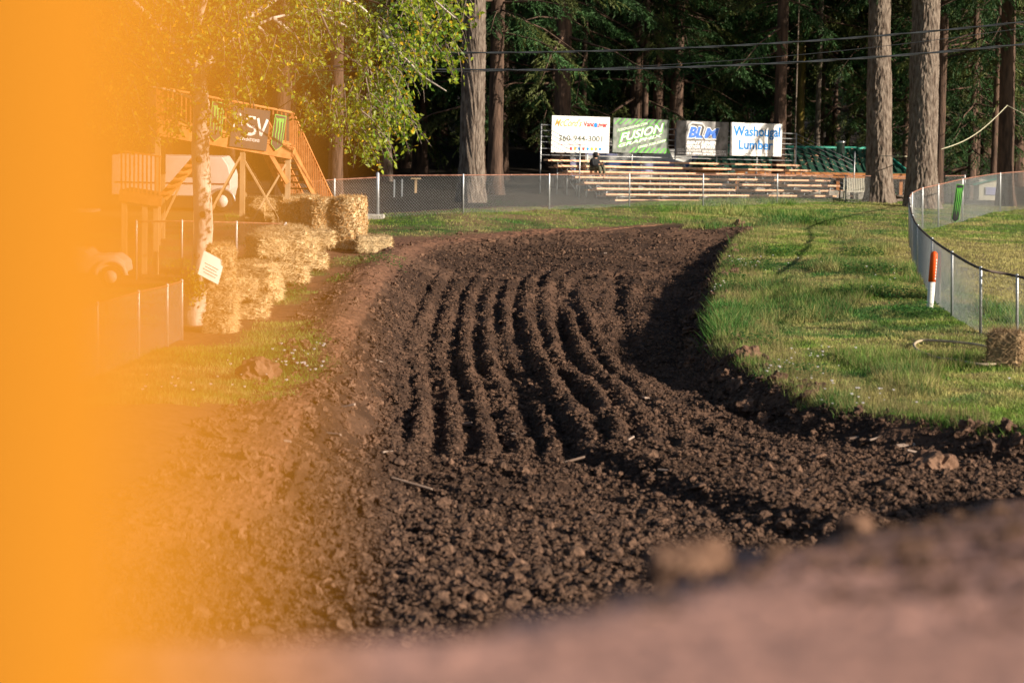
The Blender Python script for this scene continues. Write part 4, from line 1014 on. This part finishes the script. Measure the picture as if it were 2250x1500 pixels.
mb = MB(); mb.box((2.35, .025, 1.45), (.9, .03, .36), bev=.01); mb.build('window', M['glass'], va)
for x_ in (.9, 3.8): wheel(va, (x_, .08, .35), .36)

# ------------------------------------------------------------------ pavilion with green roof
D0 = 119
pb = onG(1840, D0); pv = empty('pavilion', pb); tag(pv, 'low building with ribbed green metal roof and orange brown fascia', 'building')
q = lambda px, py, D=D0: P(px, py, D)-pb
er = q(1998, 381); el = q(1560, 374); rr2 = q(1932, 329, D0+4); rl = q(1660, 325, D0+4)
zr = rr2.z; ze = er.z
er = Vector((er.x, 0, ze)); el = Vector((el.x-1, 0, ze)); rr2 = Vector((rr2.x, 4, zr)); rl = Vector((rl.x-2.5, 4, zr)); bk = Vector((er.x, 8, ze)); bl2 = Vector((el.x, 8, ze))
mb = MB(); dz = Vector((0, 0, .05)); vs = [el, er, rr2, rl, bk, bl2]
mb.add(vs + [v_ - dz for v_ in vs], [(0, 1, 2, 3), (1, 4, 2), (3, 2, 4, 5), (0, 3, 5), (9, 8, 7, 6), (8, 10, 7), (11, 10, 8, 9), (11, 9, 6), (0, 6, 7, 1), (1, 7, 10, 4), (4, 10, 11, 5), (5, 11, 6, 0)]); roof = mb.build('roof', M['roof_green'], pv)
nrib = 28
for i in range(nrib):
    f = (i+.5)/nrib; a = el.lerp(er, f); 
    # rib runs straight up the slope until it meets ridge or hip
    top = Vector((a.x, 4, zr))
    if top.x > rr2.x: k_ = (er.x-a.x)/(er.x-rr2.x); top = Vector((a.x, 4*k_, ze+(zr-ze)*k_))
    if top.x < rl.x: k_ = (a.x-el.x)/(rl.x-el.x); top = Vector((a.x, 4*k_, ze+(zr-ze)*k_))
    mb = MB(); mb.beam(a+Vector((0, 0, .03)), top+Vector((0, 0, .03)), .05, .06); o = mb.build('roof_rib', M['roof_green'], roof)
mb = MB(); mb.tube([rl+Vector((0, 0, .04)), rr2+Vector((0, 0, .04))], .09, 6); mb.tube([rr2+Vector((0, 0, .04)), er+Vector((0, 0, .04))], .07, 6); mb.build('ridge_cap', M['roof_teal'], roof)
mb = MB(); mb.box(Vector(((el.x+er.x)/2, -.03, ze-.16)), (er.x-el.x, .05, .26)); mb.build('fascia', M['stain'], pv)
mb = MB(); mb.box(Vector(((el.x+er.x)/2-1.6, 3, ze/2-.1)), (er.x-el.x-4, .15, ze-.35)); mb.build('wall', M['wall_white'], pv)
for px in (1842, 1905, 1981, 1700, 1620):
    x_ = q(px, 400).x; mb = MB(); mb.box(Vector((x_, .2, ze/2-.2)), (.16, .16, ze-.1)); mb.build('post', M['stain'] if px != 1905 else M['roof_teal'], pv)
c = q(1845, 328, D0+3.6); mb = MB(); mb.tube([Vector((c.x, 3.2, zr-.5)), Vector((c.x, 3.2, zr+.28)), Vector((c.x, 3.2, zr+.29)), Vector((c.x, 3.2, zr+.42))], [.20, .20, .25, .25], 16); mb.build('chimney', M['steel'], pv)
# leaf litter on the roof
mb = MB()
for i in range(150):
    f, g = R.random(), R.random(); a = el.lerp(er, f); b = rl.lerp(rr2, f); p = a.lerp(b, g)+Vector((0, 0, .045)); s = R.uniform(.03, .09)
    mb.box(p, (s*1.6, s, .02), Matrix.Rotation(R.random()*6, 3, 'Z'))
o = mb.build('leaf_litter', M['bench'], roof); o['kind'] = 'stuff'
# small structures round it
ab = onG(1615, 116); aw = empty('canopy_shelter', ab); tag(aw, 'teal pitched canopy roof peeping out behind the bleachers', 'canopy')
q = lambda px, py, D=116: P(px, py, D)-ab
mb = MB(); a, b, c_, d = q(1590, 378), q(1650, 360), q(1640, 374), q(1600, 380); mb.add([a, b, b+Vector((0, 2, 0)), a+Vector((0, 2, 0)), c_, d], [(0, 1, 2, 3), (0, 5, 4, 1)]); o = mb.build('roof', M['roof_teal'], aw); sf = o.modifiers.new('s', 'SOLIDIFY'); sf.thickness = .04
for px in (1598, 1642): p = q(px, 376); mb = MB(); mb.box((p.x, .5, p.z/2), (.1, .1, p.z-.1)); mb.build('post', M['galv'], aw)
# shed at the right with teal roof
sb0 = onG(2178, 115); sh = empty('ticket_shed', sb0); tag(sh, 'small pale shed with teal roof behind the curved fence', 'shed')
q = lambda px, py, D=115: P(px, py, D)-sb0
x0, x1 = q(2152, 400).x, q(2210, 400).x; z1 = q(2180, 398).z
mb = MB(); mb.box(((x0+x1)/2, .7, z1/2+.1), (x1-x0, 1.4, z1-.1)); mb.build('wall', M['cream'], sh)
mb = MB(); mb.add([(x0-.35, -.3, z1-.15), (x1+.3, -.3, z1+.38), (x1+.3, 1.7, z1+.38), (x0-.35, 1.7, z1-.15)], [(0, 1, 2, 3)]); o = mb.build('roof', M['roof_teal'], sh); sf = o.modifiers.new('s', 'SOLIDIFY'); sf.thickness = .07
mb = MB(); mb.box(((x0+x1)/2-.02, -.02, z1*.55), ((x1-x0)*.5, .04, z1*.35), bev=.008); mb.build('notice_panel', M['lavender'], sh)
# white slatted bench
wb = onG(1880, 112); sb2 = empty('slatted_bench', wb); tag(sb2, 'white slatted bench standing in front of the green roofed building', 'bench')
for i in range(15): mb = MB(); mb.box((-.55+i*.08, .1, .72), (.045, .03, .62)); mb.build('slat', M['cream'], sb2)
mb = MB(); mb.box((0, -.15, .42), (1.25, .42, .05)); mb.build('seat', M['cream'], sb2)
for s in (-.55, .55):
    for y_ in (-.3, .08): mb = MB(); mb.box((s, y_, .2), (.06, .06, .42)); mb.build('leg', M['cream'], sb2)
# concrete blocks under the bleachers' far end
for i, px in enumerate([1640, 1668, 1700, 1728, 1756, 1790, 1830, 1855, 1885]):
    b = onG(px, 113.2); mb = MB(); mb.box((0, 0, .16), (.46, .35, .34+.05*(i % 2)), bev=.02); o = mb.build('concrete_block', M['concrete'], None, b)
    tag(o, f'pale concrete block behind the bleachers, {["first", "second", "third", "fourth", "fifth", "sixth", "seventh", "eighth", "ninth"][i]} from the left in its row', 'block', 'concrete blocks in a row behind the bleachers')
# neon A-frame
nb = onG(1920, 110.5); na = empty('neon_stand', nb); tag(na, 'neon green folding A-frame stand beside the white slatted bench', 'stand')
for a, b in [((-.1, 0, .5), (-.35, .0, .0)), ((-.1, 0, .5), (.25, -.1, 0)), ((-.1, 0, .48), (.55, .1, .25))]:
    mb = MB(); mb.tube([a, b], .028, 6); mb.build('leg', M['neon'], na)
lb_ = onG(1955, 110.5); lo_ = empty('log_pile', lb_); tag(lo_, 'low pile of split logs at the foot of the stout firs', 'logs')
for i in range(9):
    a = Vector((R.uniform(-.5, .5), R.uniform(-.1, .4), .08+.1*(i % 3))); mb = MB(); d = Vector((R.uniform(.2, .35), R.uniform(-.1, .2), R.uniform(-.03, .05))); mb.tube([a-d, a+d], R.uniform(.05, .09), 8); mb.build('log', M['dark_bark'] if i % 2 else M['bark'], lo_)
# rope from the thick fir to the roped fir
mb = MB(); a, b = P(2068, 328, 107), P(2213, 232, 111.5); mb.tube([a.lerp(b, i/12) + Vector((0, 0, -.35*math.sin(math.pi*i/12))) for i in range(13)], .022, 6); c = P(2290, 272, 112); mb.tube([b, c], .018, 6)
tag(mb.build('rope', M['rope']), 'pale sagging rope tied between the two fir trunks on the right', 'rope')
mb = MB(); a, b = P(1935, 343, 107), P(2000, 344, 107); mb.tube([a, b], .02, 6); tag(mb.build('rope', M['rope']), 'short taut pale rope between the stout fir and the thickest fir', 'rope')
# small things beyond the fence on the left
for px, D, lab in [(913, 104, 'small wooden stand with a flat top beyond the fence'),]:
    b = onG(px, D); e = empty('wooden_stand', b); tag(e, lab, 'stand'); mb = MB(); mb.box((0, 0, .62), (.42, .3, .05)); mb.build('top', M['pale_wood'], e); mb = MB(); mb.box((0, 0, .3), (.1, .1, .6)); mb.build('leg', M['pale_wood'], e)
for px, yb, yt, lab in [(866, 460, 424, 'thin pale stake nearest the corner post beyond the fence'), (883, 460, 430, 'second thin stake beyond the fence')]:
    b = onG(px, 100); mb = MB(); mb.box((0, 0, .35), (.06, .06, .75)); tag(mb.build('stake', M['galv'], None, b), lab, 'stake')
# smoke from the chimney
sv = P(1848, 200, D0+3.4); mb = MB(); c0 = P(1846, 312, D0+3.2)
mb.tube([c0+Vector((.15*math.sin(i*.8), .1*math.cos(i), i*.45)) for i in range(9)], [.2, .3, .38, .42, .45, .42, .35, .22, .06], 12)
sm = bpy.data.materials.new('smoke'); sm.use_nodes = True; n_ = sm.node_tree.nodes; n_.remove(n_['Principled BSDF']); pv_ = n_.new('ShaderNodeVolumePrincipled'); pv_.inputs['Density'].default_value = .06; pv_.inputs['Color'].default_value = (.8, .85, .95, 1)
sm.node_tree.links.new(pv_.outputs[0], n_['Material Output'].inputs['Volume'])
tag(mb.build('smoke', sm), 'thin bluish smoke rising from the steel chimney', kind='stuff')

# ------------------------------------------------------------------ wooden tower and stairs
TC = P(640, 350, 74); TB = Vector((TC.x, 74, Hs(TC.x, 74)))
tw_ = empty('wooden_tower', TB, 0); tag(tw_, 'orange stained wooden viewing tower on braced posts with baluster railing and steep stairs', 'tower')
zt = TC.z - TB.z                                    # underside of fascia at the right corner
ddir = (P(505, 328, 72.7) - TC); ddir.z = 0; dl_ = Vector((ddir.x, ddir.y, 0)).normalized(); dback = Vector((-.085, 1, 0)).normalized()
LW = 4.6; DP = 2.6
def tpt(l, d, z): return dl_*l + dback*d + Vector((0, 0, z + (.15*l if z > 1.5 else 0)))
def plank(name, a, b, w_, t_, m_='stain', up=(0, 0, 1), par=None): mb = MB(); mb.beam(a, b, w_, t_, up); return mb.build(name, M[m_], par or tw_)
plank('fascia', tpt(-.02, 0, zt+.17), tpt(LW, 0, zt+.17), .05, .34)
plank('fascia', tpt(0, .03, zt+.17), tpt(0, DP, zt+.17), .05, .34)
for i in range(18): plank('deck_board', tpt(-.08, .02+i*.147, zt+.36), tpt(LW, .02+i*.147, zt+.36), .135, .035)
zd = zt+.38; zr_ = zd+1.03
for a, b in [((0, 0), (LW, 0)), ((0, 0), (0, DP)), ((LW, 0), (LW, DP)), ((.0, DP), (LW, DP))]:
    if a == (0, 0) and b == (0, DP): continue
    plank('rail', tpt(*a, zr_), tpt(*b, zr_), .11, .04); plank('rail', tpt(*a, zd+.07), tpt(*b, zd+.07), .07, .05)
n_b = 30
for i in range(n_b): l = .06+i*(LW-.1)/n_b; plank('baluster', tpt(l, 0, zd+.08), tpt(l, 0, zr_), .04, .04, up=(0, 1, 0))
for i in range(16): d = i*DP/16; plank('baluster', tpt(LW, d, zd+.08), tpt(LW, d, zr_), .04, .04, up=(0, 1, 0))
for l in (0, 1.55, 3.1, LW): plank('rail_post', tpt(l, -.0, zd-.3), tpt(l, -.0, zr_+.02), .09, .09, up=(0, 1, 0))
for l, d in [(.12, .15), (1.72, .15), (3.3, .15), (LW, .15), (.12, DP-.1), (1.72, DP-.1), (3.3, DP-.1), (LW, DP-.1)]:
    g = TB + tpt(l, d, 0); gz = Hs(g.x, g.y)-TB.z
    plank('support_post', tpt(l, d, gz-.1), tpt(l, d, zt+.3), .15, .15, 'pale_wood', up=(0, 1, 0))
plank('brace', tpt(.15, .05, zt-.75), tpt(.75, .05, zt+.02), .09, .13); 
for a, b in [((.2, .1, .3), (1.65, .1, zt-.3)), ((1.65, .12, .2), (.2, .12, zt-.2)), ((1.8, .1, zt-.2), (3.2, .1, .3)), ((3.3, .1, zt-.2), (LW, .1, .3)), ((.2, DP, .2), (1.7, DP, zt-.3)), ((3.2, DP, .3), (1.8, DP, zt-.2))]:
    plank('brace', tpt(*a), tpt(*b), .05, .16, 'pale_wood', up=(0, 1, 0))
# stairs from the right end down to the right and away
s0 = Vector((.03, .1, zd)); se = P(726, 470, 76.6)-TB; se.z = .25; run = Vector((se.x, se.y, 0)); rn = run.normalized(); sw = Vector((-rn.y, rn.x, 0))*1.0
nst = 13; drop = (zd-se.z)
for s, k_ in ((0, 'near'), (1, 'far')):
    o_ = sw*s; plank('stringer', s0+o_+Vector((0, 0, -.12)), s0+o_+run+Vector((0, 0, -drop-.05)), .045, .28)
    plank('stair_rail', s0+o_+Vector((0, 0, 1.03)), s0+o_+run+Vector((0, 0, 1.0-drop)), .07, .05)
    for i in range(22):
        f = (i+.5)/22; b0 = s0+o_+run*f+Vector((0, 0, -drop*f)); plank('baluster', b0, b0+Vector((0, 0, 1.0)), .04, .04, up=(0, 1, 0))
for i in range(nst):
    f = (i+.6)/nst; b0 = s0+run*f+Vector((0, 0, -drop*f)); plank('stair_tread', b0, b0+sw, .26, .045)
# banners on the railing (hung things)
def tw_on(px, py, off=-.09):
    nrm = Vector((dl_.y, -dl_.x, 0)); nrm = nrm if nrm.y < 0 else -nrm; o_ = TB - nrm*off*(1 if off < 0 else 1); r_ = ray(px, py); cam0 = Vector((0, 0, CAMH)); rv = Vector(r_)
    t = (o_-cam0).dot(nrm)/rv.dot(nrm); return cam0 + rv*t
e, W_, H_ = board('banner', 'dark banner with thick white ASV letters hung on the tower railing', 'banner', tw_on(508, 232), tw_on(590, 244), tw_on(508, 322), 'black', .02)
mb = MB()
def stroke(pts, r_): 
    mb.tube([Vector((x*W_, y*H_, .012)) for x, y in pts], r_, 6)
for px in [[(-.44, -.02), (-.32, .33), (-.2, .05)], [(.12, .27), (-.08, .27), (-.12, .15), (-.04, .06), (.12, .04), (.14, -.08), (.06, -.14), (-.12, -.14)], [(.18, .28), (.30, -.14), (.44, .28)]]:
    for a, b in zip(px[:-1], px[1:]): stroke([a, b], .052)
o = mb.build('lettering', M['print_white'], e); o.scale = (1, 1, .2)
mb = MB(); letters(mb, 'INVENTIONS', .02*W_, -.27*H_, .52*W_, .075*H_, .012, 0, .02); mb.build('small_lettering', M['print_white'], e)
shield('green edged shield banner with claw mark hung at the right end of the tower railing', tw_on(599, 250), tw_on(624, 255), tw_on(599, 330))
shield('green edged shield banner with claw mark half hidden by leaves on the tower railing', tw_on(462, 222), tw_on(490, 226), tw_on(462, 310))
# lower platform, far left
LB0 = onG(355, 62); lpf = empty('wooden_platform', LB0); tag(lpf, 'lower wooden platform with baluster railing at the far left', 'platform')
q = lambda px, py, D=62: P(px, py, D)-LB0
fr = q(355, 452); fl = q(270, 440); fr.y = 0; fl = Vector((q(262, 440).x, 0, q(262, 438).z))
plank('fascia', fl+Vector((0, 0, .1)), fr+Vector((0, 0, .1)), .05, .26, par=lpf)
mb = MB(); mb.beam(fl+Vector((0, 1, .22)), fr+Vector((0, 1, .22)), 2, .04); mb.build('deck', M['stain'], lpf)
plank('rail', fl+Vector((0, 0, 1.25)), fr+Vector((0, 0, 1.25)), .09, .04, par=lpf)
for i in range(10): p_ = fl.lerp(fr, (i+.5)/10); plank('baluster', p_+Vector((0, 0, .24)), p_+Vector((0, 0, 1.24)), .04, .04, up=(0, 1, 0), par=lpf)
for x_ in (fl.x+.12, (fl.x+fr.x)/2+.1, fr.x-.15): plank('support_post', Vector((x_, .1, -.2)), Vector((x_, .1, fr.z+.1)), .13, .13, 'pale_wood', up=(0, 1, 0), par=lpf)
plank('stringer', fr+Vector((0, .3, .2)), q(430, 345)+Vector((0, .6, 0)), .05, .24, par=lpf)
for i in range(6): b0 = (fr+Vector((0, .1, .2))).lerp(q(430, 345)+Vector((0, .4, 0)), (i+.5)/6); plank('stair_tread', b0, b0+Vector((0, .7, 0)), .24, .04, par=lpf)
# white trailer behind tower
tr0 = onG(400, 84); tr1 = empty('camper_trailer', tr0); tag(tr1, 'white camper trailer with a thin maroon stripe parked behind the pale barked tree', 'trailer')
q = lambda px, py, D=84: P(px, py, D)-tr0
L1 = q(403, 350); R1 = q(507, 350); ztp = q(480, 345).z; zb = q(480, 432).z
pol = [(L1.x-2.5, zb), (L1.x-2.5, ztp), (q(488, 345).x, ztp), (q(500, 362).x, ztp-.28), (R1.x, q(0, 378).z), (R1.x, q(0, 405).z), (q(500, 418).x, q(0, 430).z), (q(497, 432).x, zb)]
profile_body('body', pol, 2.2, 'white', tr1)
mb = MB(); mb.box(((L1.x+R1.x)/2-1.2, -.012, q(0, 395).z), (R1.x-L1.x+2.3, .02, .05)); mb.build('stripe', M['maroon'], tr1)
mb = MB(); c = q(487, 442); mb.tube([(c.x+.45*math.cos(a), -.02, c.z+.42*math.sin(a)) for a in np.linspace(0, math.pi, 12)], .05, 6); mb.build('wheel_arch', M['galv'], tr1)
wheel(tr1, (c.x, .05, c.z), .38)
mb = MB(); mb.box((q(425, 360).x, -.012, q(0, 372).z), (.5, .03, .3), bev=.01); mb.build('window', M['glass'], tr1)
mb = MB(); mb.box((q(472, 0).x, -.012, q(0, 413).z), (.34, .02, .05)); mb.build('badge', M['galv'], tr1)
# white golf-cart like vehicle far left
gc = onG(235, 57); ca = empty('utility_cart', gc); tag(ca, 'white utility cart with rounded fender at the far left', 'cart')
profile_body('body', [(-1.6, .3), (-1.6, .85), (-.5, .9), (-.35, .75), (.2, .78), (.42, .62), (.46, .35)], 1.1, 'white', ca)
mb = MB(); mb.tube([(.1+.36*math.cos(a), -.03, .3+.34*math.sin(a)) for a in np.linspace(0, math.pi, 12)], .06, 6); mb.build('fender', M['white'], ca)
wheel(ca, (.1, .05, .26), .26); wheel(ca, (-1.2, .05, .26), .26)
for x_ in (-.5, -1.5): mb = MB(); mb.tube([(x_, .15, .8), (x_+.05, .15, 1.75)], .025, 6); mb.build('roof_post', M['black'], ca)
mb = MB(); mb.box((-1.0, .55, 1.78), (1.35, 1.1, .06), bev=.02); mb.build('roof', M['white'], ca)
# blue tap by the stairs
bt = P(697, 452, 73.4); bt0 = Vector((bt.x, 73.4, Hs(bt.x, 73.4))); e = empty('standpipe', bt0); tag(e, 'galvanised standpipe with blue valve at the foot of the tower stairs', 'standpipe')
hh = bt.z-bt0.z; mb = MB(); mb.tube([(0, 0, 0), (0, 0, hh)], .03, 8); mb.build('pipe', M['galv'], e); mb = MB(); mb.box((0, 0, hh+.05), (.12, .1, .2), bev=.02); mb.box((-.06, 0, hh+.17), (.22, .06, .06), bev=.01); mb.build('valve', M['blue_plastic'], e)

# ------------------------------------------------------------------ straw bales
def straw_mesh(name, sx, sy, sz, nb, seed, rounded=.08, blen=(.07, .24), roundbale=False, reddish=0):
    r = np.random.default_rng(seed); import bmesh
    bm = bmesh.new(); bmesh.ops.create_cube(bm, size=1); bmesh.ops.subdivide_edges(bm, edges=bm.edges[:], cuts=9, use_grid_fill=True)
    for v in bm.verts:
        p = v.co*2; 
        if roundbale:
            m_ = max(abs(p.x), abs(p.y)); l = math.hypot(p.x, p.y)+1e-6; k_ = m_/l*.8+.2; p.x *= k_; p.y *= k_
        m3 = Vector((abs(p.x)**9, abs(p.y)**9, abs(p.z)**9)); k_ = 1/max((m3.x+m3.y+m3.z)**(1/9), 1e-3) if max(abs(p.x), abs(p.y), abs(p.z)) > .99 and not roundbale else 1
        p = p*(1 if roundbale else k_)
        nz = .13*(vn(np.array([p.x*2.5+seed]), np.array([p.y*2.5+p.z*3+seed]))[0]-.5) + .08*(vn(np.array([p.x*8+p.z*5]), np.array([p.y*8+seed]))[0]-.5)
        p = p*(1+nz); v.co = Vector((p.x*sx/2, p.y*sy/2, (p.z+1)*sz/2))
    base = bpy.data.meshes.new(name); bm.to_mesh(base); 
    F_ = [f for f in bm.faces]; ar = np.array([f.calc_area() for f in F_]); idx = r.choice(len(F_), nb, p=ar/ar.sum())
    V = []; Cl = []
    for i in idx:
        f = F_[i]; c_ = f.calc_center_median(); c_ = c_ + (f.verts[r.integers(4)].co-c_)*r.random(); nn = f.normal
        t = Vector(r.normal(0, 1, 3)); t = (t - nn*t.dot(nn)); t.z *= .6; t = (t.normalized() + nn*r.uniform(-.1, .9)).normalized(); s = t.cross(nn).normalized()*r.uniform(.004, .011)*(1.3 if roundbale else 1); L_ = r.uniform(*blen)
        a = c_ - t*L_*.3 + nn*.004; V += [a-s, a+s, a+t*L_]
        cc = np.array([.80, .60, .34]) if not reddish else (np.array([.85, .62, .33]) if r.random() > .5 else np.array([.62, .33, .12]))
        Cl += [cc*r.uniform(.55, 1.15)]*3
    bm.free()
    sm_ = np_mesh(name+'_blades', [tuple(v) for v in V], np.arange(len(V)).reshape(-1, 3), False, np.array(Cl))
    return base, sm_
SB = [straw_mesh('bale', .95, .50, .44, 2600, i) for i in range(3)]
BIG = [straw_mesh('large_bale', 1, 1, 1, 7000, 10+i, blen=(.06, .16), roundbale=True, reddish=1) for i in range(2)]
def bale(loc, rz, k_, label, group=None, sc=(1, 1, 1), tilt=0, big=False, name='straw_bale'):
    e = empty(name, loc, rz); e.rotation_euler = (tilt, 0, rz); tag(e, label, 'bale', group); src = (BIG if big else SB)[k_ % (2 if big else 3)]
    a = link('compressed_straw', src[0], M['straw'], e); a.scale = sc; b = link('loose_straw', src[1], M['straw_blade'], a); b['kind'] = 'stuff'; return e
def gz(px, D): return onG(px, D)
bc = gz(487, 47.0)
for i, (dz, dx, lab) in enumerate([(0, 0, 'bottom bale of the tall column beside the pale barked tree'), (.43, .04, 'second bale up in the tall column beside the pale barked tree'), (.86, -.02, 'third bale up in the tall column beside the pale barked tree'), (1.28, .0, 'topmost straw bale of the tall column beside the pale barked tree')]):
    bale(bc+Vector((dx, 0, dz)), rad(82+6*i), i, lab, 'bales of the tall column', sc=(.95, 1, 1))
wl = [(528, 50.0, 2, 'nearest'), (545, 51.9, 2, 'second nearest'), (562, 54.0, 2, 'middle'), (590, 56.5, 3, 'tallest'), (618, 59.2, 3, 'humped'), (640, 61.8, 3, 'farther'), (662, 64.5, 2, 'second farthest'), (682, 67.0, 2, 'farthest')]
for i, (px, D, n_, wd) in enumerate(wl):
    b = gz(px, D)
    for j in range(n_):
        lv = ['bottom', 'middle' if n_ == 3 else 'upper', 'top'][j]
        bale(b+Vector((R.uniform(-.08, .08), R.uniform(-.1, .1), .43*j)), rad(90+R.uniform(-22, 22) if (i+j) % 2 else R.uniform(-15, 15)), i+j, f'loose golden straw bale, {lv} layer of the {wd} stack in the wall of bales', 'bales of the wall beside the track', sc=(1.3, 1.35, 1.06), tilt=R.uniform(-.12, .12))
b = gz(707, 71.5); bale(b, rad(20), 0, 'left one of the two big round straw bales at the outside of the bend', 'big round bales', sc=(1.15, 1.5, 1.42), big=True)
b = gz(768, 71.2); bale(b, rad(-10), 1, 'right one of the two big round straw bales, next to the small bale', 'big round bales', sc=(1.0, 1.25, 1.5), big=True)
b = gz(655, 72.6); bale(b, rad(5), 1, 'shaded big bale behind the left round straw bale', 'big round bales', sc=(1.1, 1.4, 1.25), big=True)
for i, (px, D) in enumerate([(560, 74.2), (600, 74.4), (640, 74.6), (678, 74.8)]):
    b = gz(px, D)
    for j in range(3): bale(b+Vector((0, 0, .44*j)), rad(R.uniform(-6, 6)), i+j, f'straw bale in the back row below the tower, {["bottom", "middle", "top"][j]} layer, {["first", "second", "third", "fourth"][i]} from the left', 'bales of the back row', sc=(.68, 1, 1))
b = gz(822, 70.2); bale(b, rad(12), 2, 'single small straw bale lying alone beside the big round bales', sc=(1.05, 1, 1.1))
b = hit(2193, 806); lb2 = bale(b+Vector((.12, 0, 0)), rad(70), 1, 'lone brown hay bale beside a hose by the curved fence at the right', sc=(.62, 1.12, 1.45)); lb2.children[0].material_slots[0].link = 'OBJECT'; lb2.children[0].material_slots[0].material = M['hay']; hb = lb2.children[0].children[0]; hb.material_slots[0].link = 'OBJECT'; hb.material_slots[0].material = M['hay']
# net draped from the fence end
mb = MB(); a = P(628, 488, 61.6); g0 = P(560, 575, 59.5); N_ = 12
for i in range(N_):
    f = i/(N_-1); x = a.lerp(g0, f); lowp = Vector((x.x+.1, x.y, max(Hs(x.x, x.y)+.02, x.z-.55*(1-f)-.10)))
    mb.v += [tuple(x+Vector((0, .05*math.sin(i*2), 0))), tuple(lowp+Vector((0, .08*math.cos(i*1.7), 0)))]
mb.f = [(2*i, 2*i+2, 2*i+3, 2*i+1) for i in range(N_-1)]; mb.sm = [True]*(N_-1)
o = mb.build('plastic_netting', M['net']); sf = o.modifiers.new('s', 'SOLIDIFY'); sf.thickness = .01; tag(o, 'crumpled white plastic netting hanging from the low fence over the bales', 'netting')
# white notice on the tree
tl, tr, bl3 = P(443, 548, 46.2), P(488, 572, 46.55), P(441, 604, 46.1); e, W_, H_ = board('notice_board', 'white plastic covered notice fixed to the pale barked tree', 'notice', tl, tr, bl3, 'white', .012)
for k_ in range(4): mb = MB(); mb.box((0, (.05-.12*k_)*H_, .004), (W_*R.uniform(.45, .7), H_*.025, .003)); mb.build('print_line', M['print_grey'], e)
b = onG(503, 46.8)
# hose at the right
pts_ = [(2240,806),(2160,812),(2100,802),(2060,797),(2020,782),(2008,770),(2013,762),(2030,758),(2080,760),(2130,765),(2170,772)]
mb = MB(); hp = [hit(x, y) + Vector((0, 0, .09)) for x, y in pts_]; mb.tube(smoothpts(hp, 4), .028, 8); tag(mb.build('hose', M['hose']), 'tan garden hose looped on the grass beside the lone hay bale', 'hose')
# orange and white marker post
mb0 = hit(2043, 676); top = P(2053, 552, mb0.y); e = empty('marker_post', mb0); tag(e, 'leaning track marker post, orange above and white below, in front of the curved fence', 'post')
d = top-mb0; mb = MB(); mb.tube([d*-.05, d*.03, d*.46], .078, 18); mb.build('lower_sleeve', M['marker_white'], e)
mb = MB(); mb.tube([d*.461, d*.94, d*.98, d*1.0], [.083, .083, .06, .02], 18); mb.build('upper_sleeve', M['marker_orange'], e)
mb = MB()
for i in range(7): 
    c_ = d*(.52+.055*i); mb.box(c_+Vector((.055, -.06, 0)), (.028, .012, .045), Matrix.Rotation(rad(40), 3, 'Z'))
mb.build('printed_marks', M['marker_white'], e)
# olive board and shield banner on the right fence
a0 = hit(2060, 662); tl = P(2056, 541, a0.y+.15); tr = P(2067, 552, a0.y-.35); bl4 = P(2056, 655, a0.y+.15)
m, W_, H_ = frame_from(tl, tr, bl4); mb = MB(); mb.box((0, 0, 0), (W_, H_, .012)); o = mb.build('green_board', M['olive']); o.matrix_world = m; tag(o, 'narrow dark green board tied to the curved fence behind the marker post', 'board')
a0 = hit(2105, 492); shield('green edged shield banner with claw mark on the far return of the curved fence', P(2096, 404, a0.y-.2), P(2112, 406, a0.y-.2), P(2096, 488, a0.y-.2))

# ------------------------------------------------------------------ overhead cables
def cable(label, pts, D, r, twist=1.25, strands=2):
    xs_ = np.array([p[0] for p in pts]); ys_ = np.array([p[1] for p in pts]); co_ = np.polyfit(xs_, ys_, 2); mb = MB()
    X2 = np.linspace(-60, 2320, 560)
    c_ = [P(x, np.polyval(co_, x), D) for x in X2]
    for s in range(strands):
        o_ = []
        for i, p in enumerate(c_):
            a = 2*math.pi*(p.x/twist) + s*math.pi; o_.append(p + Vector((0, math.cos(a), math.sin(a)))*(r*.8 if strands > 1 else 0))
        mb.tube(o_, r, 6)
    tag(mb.build('power_cable', M['cable']), label, 'cable')
cable('upper twisted overhead power cable crossing in front of the wood', [(0, 70), (450, 100), (900, 115), (1100, 117), (1450, 109), (1900, 82), (2250, 48)], 72, .020, 2.1)
cable('lower and thickest twisted overhead power cable crossing in front of the wood', [(0, 98), (450, 124), (900, 152), (1100, 156), (1450, 153), (1900, 128), (2250, 96)], 71, .023, 2.4)
cable('thin single overhead wire crossing between the twisted power cables', [(0, 112), (450, 136), (900, 158), (1100, 160), (1450, 148), (1900, 103), (2250, 62)], 74, .010, 2, 1)

# ------------------------------------------------------------------ the close orange post
pc = Vector((-.0860, .335, Hs(-.0860, .335)))
op = empty('orange_post', pc); tag(op, 'smooth orange padded course post right in front of the viewer, far out of focus', 'post')
hh = 5.02-pc.z; mb = MB(); mb.tube([(0, 0, -.1), (0, 0, .05), (0, 0, hh-.05), (0, 0, hh-.02), (0, 0, hh)], [.047, .047, .047, .043, .025], 48); mb.build('sleeve', M['orange'], op)
mb = MB(); mb.tube([(0, 0, -.02), (0, 0, .03), (0, 0, .04)], [.09, .09, .06], 32); mb.build('foot', M['rubber'], op)
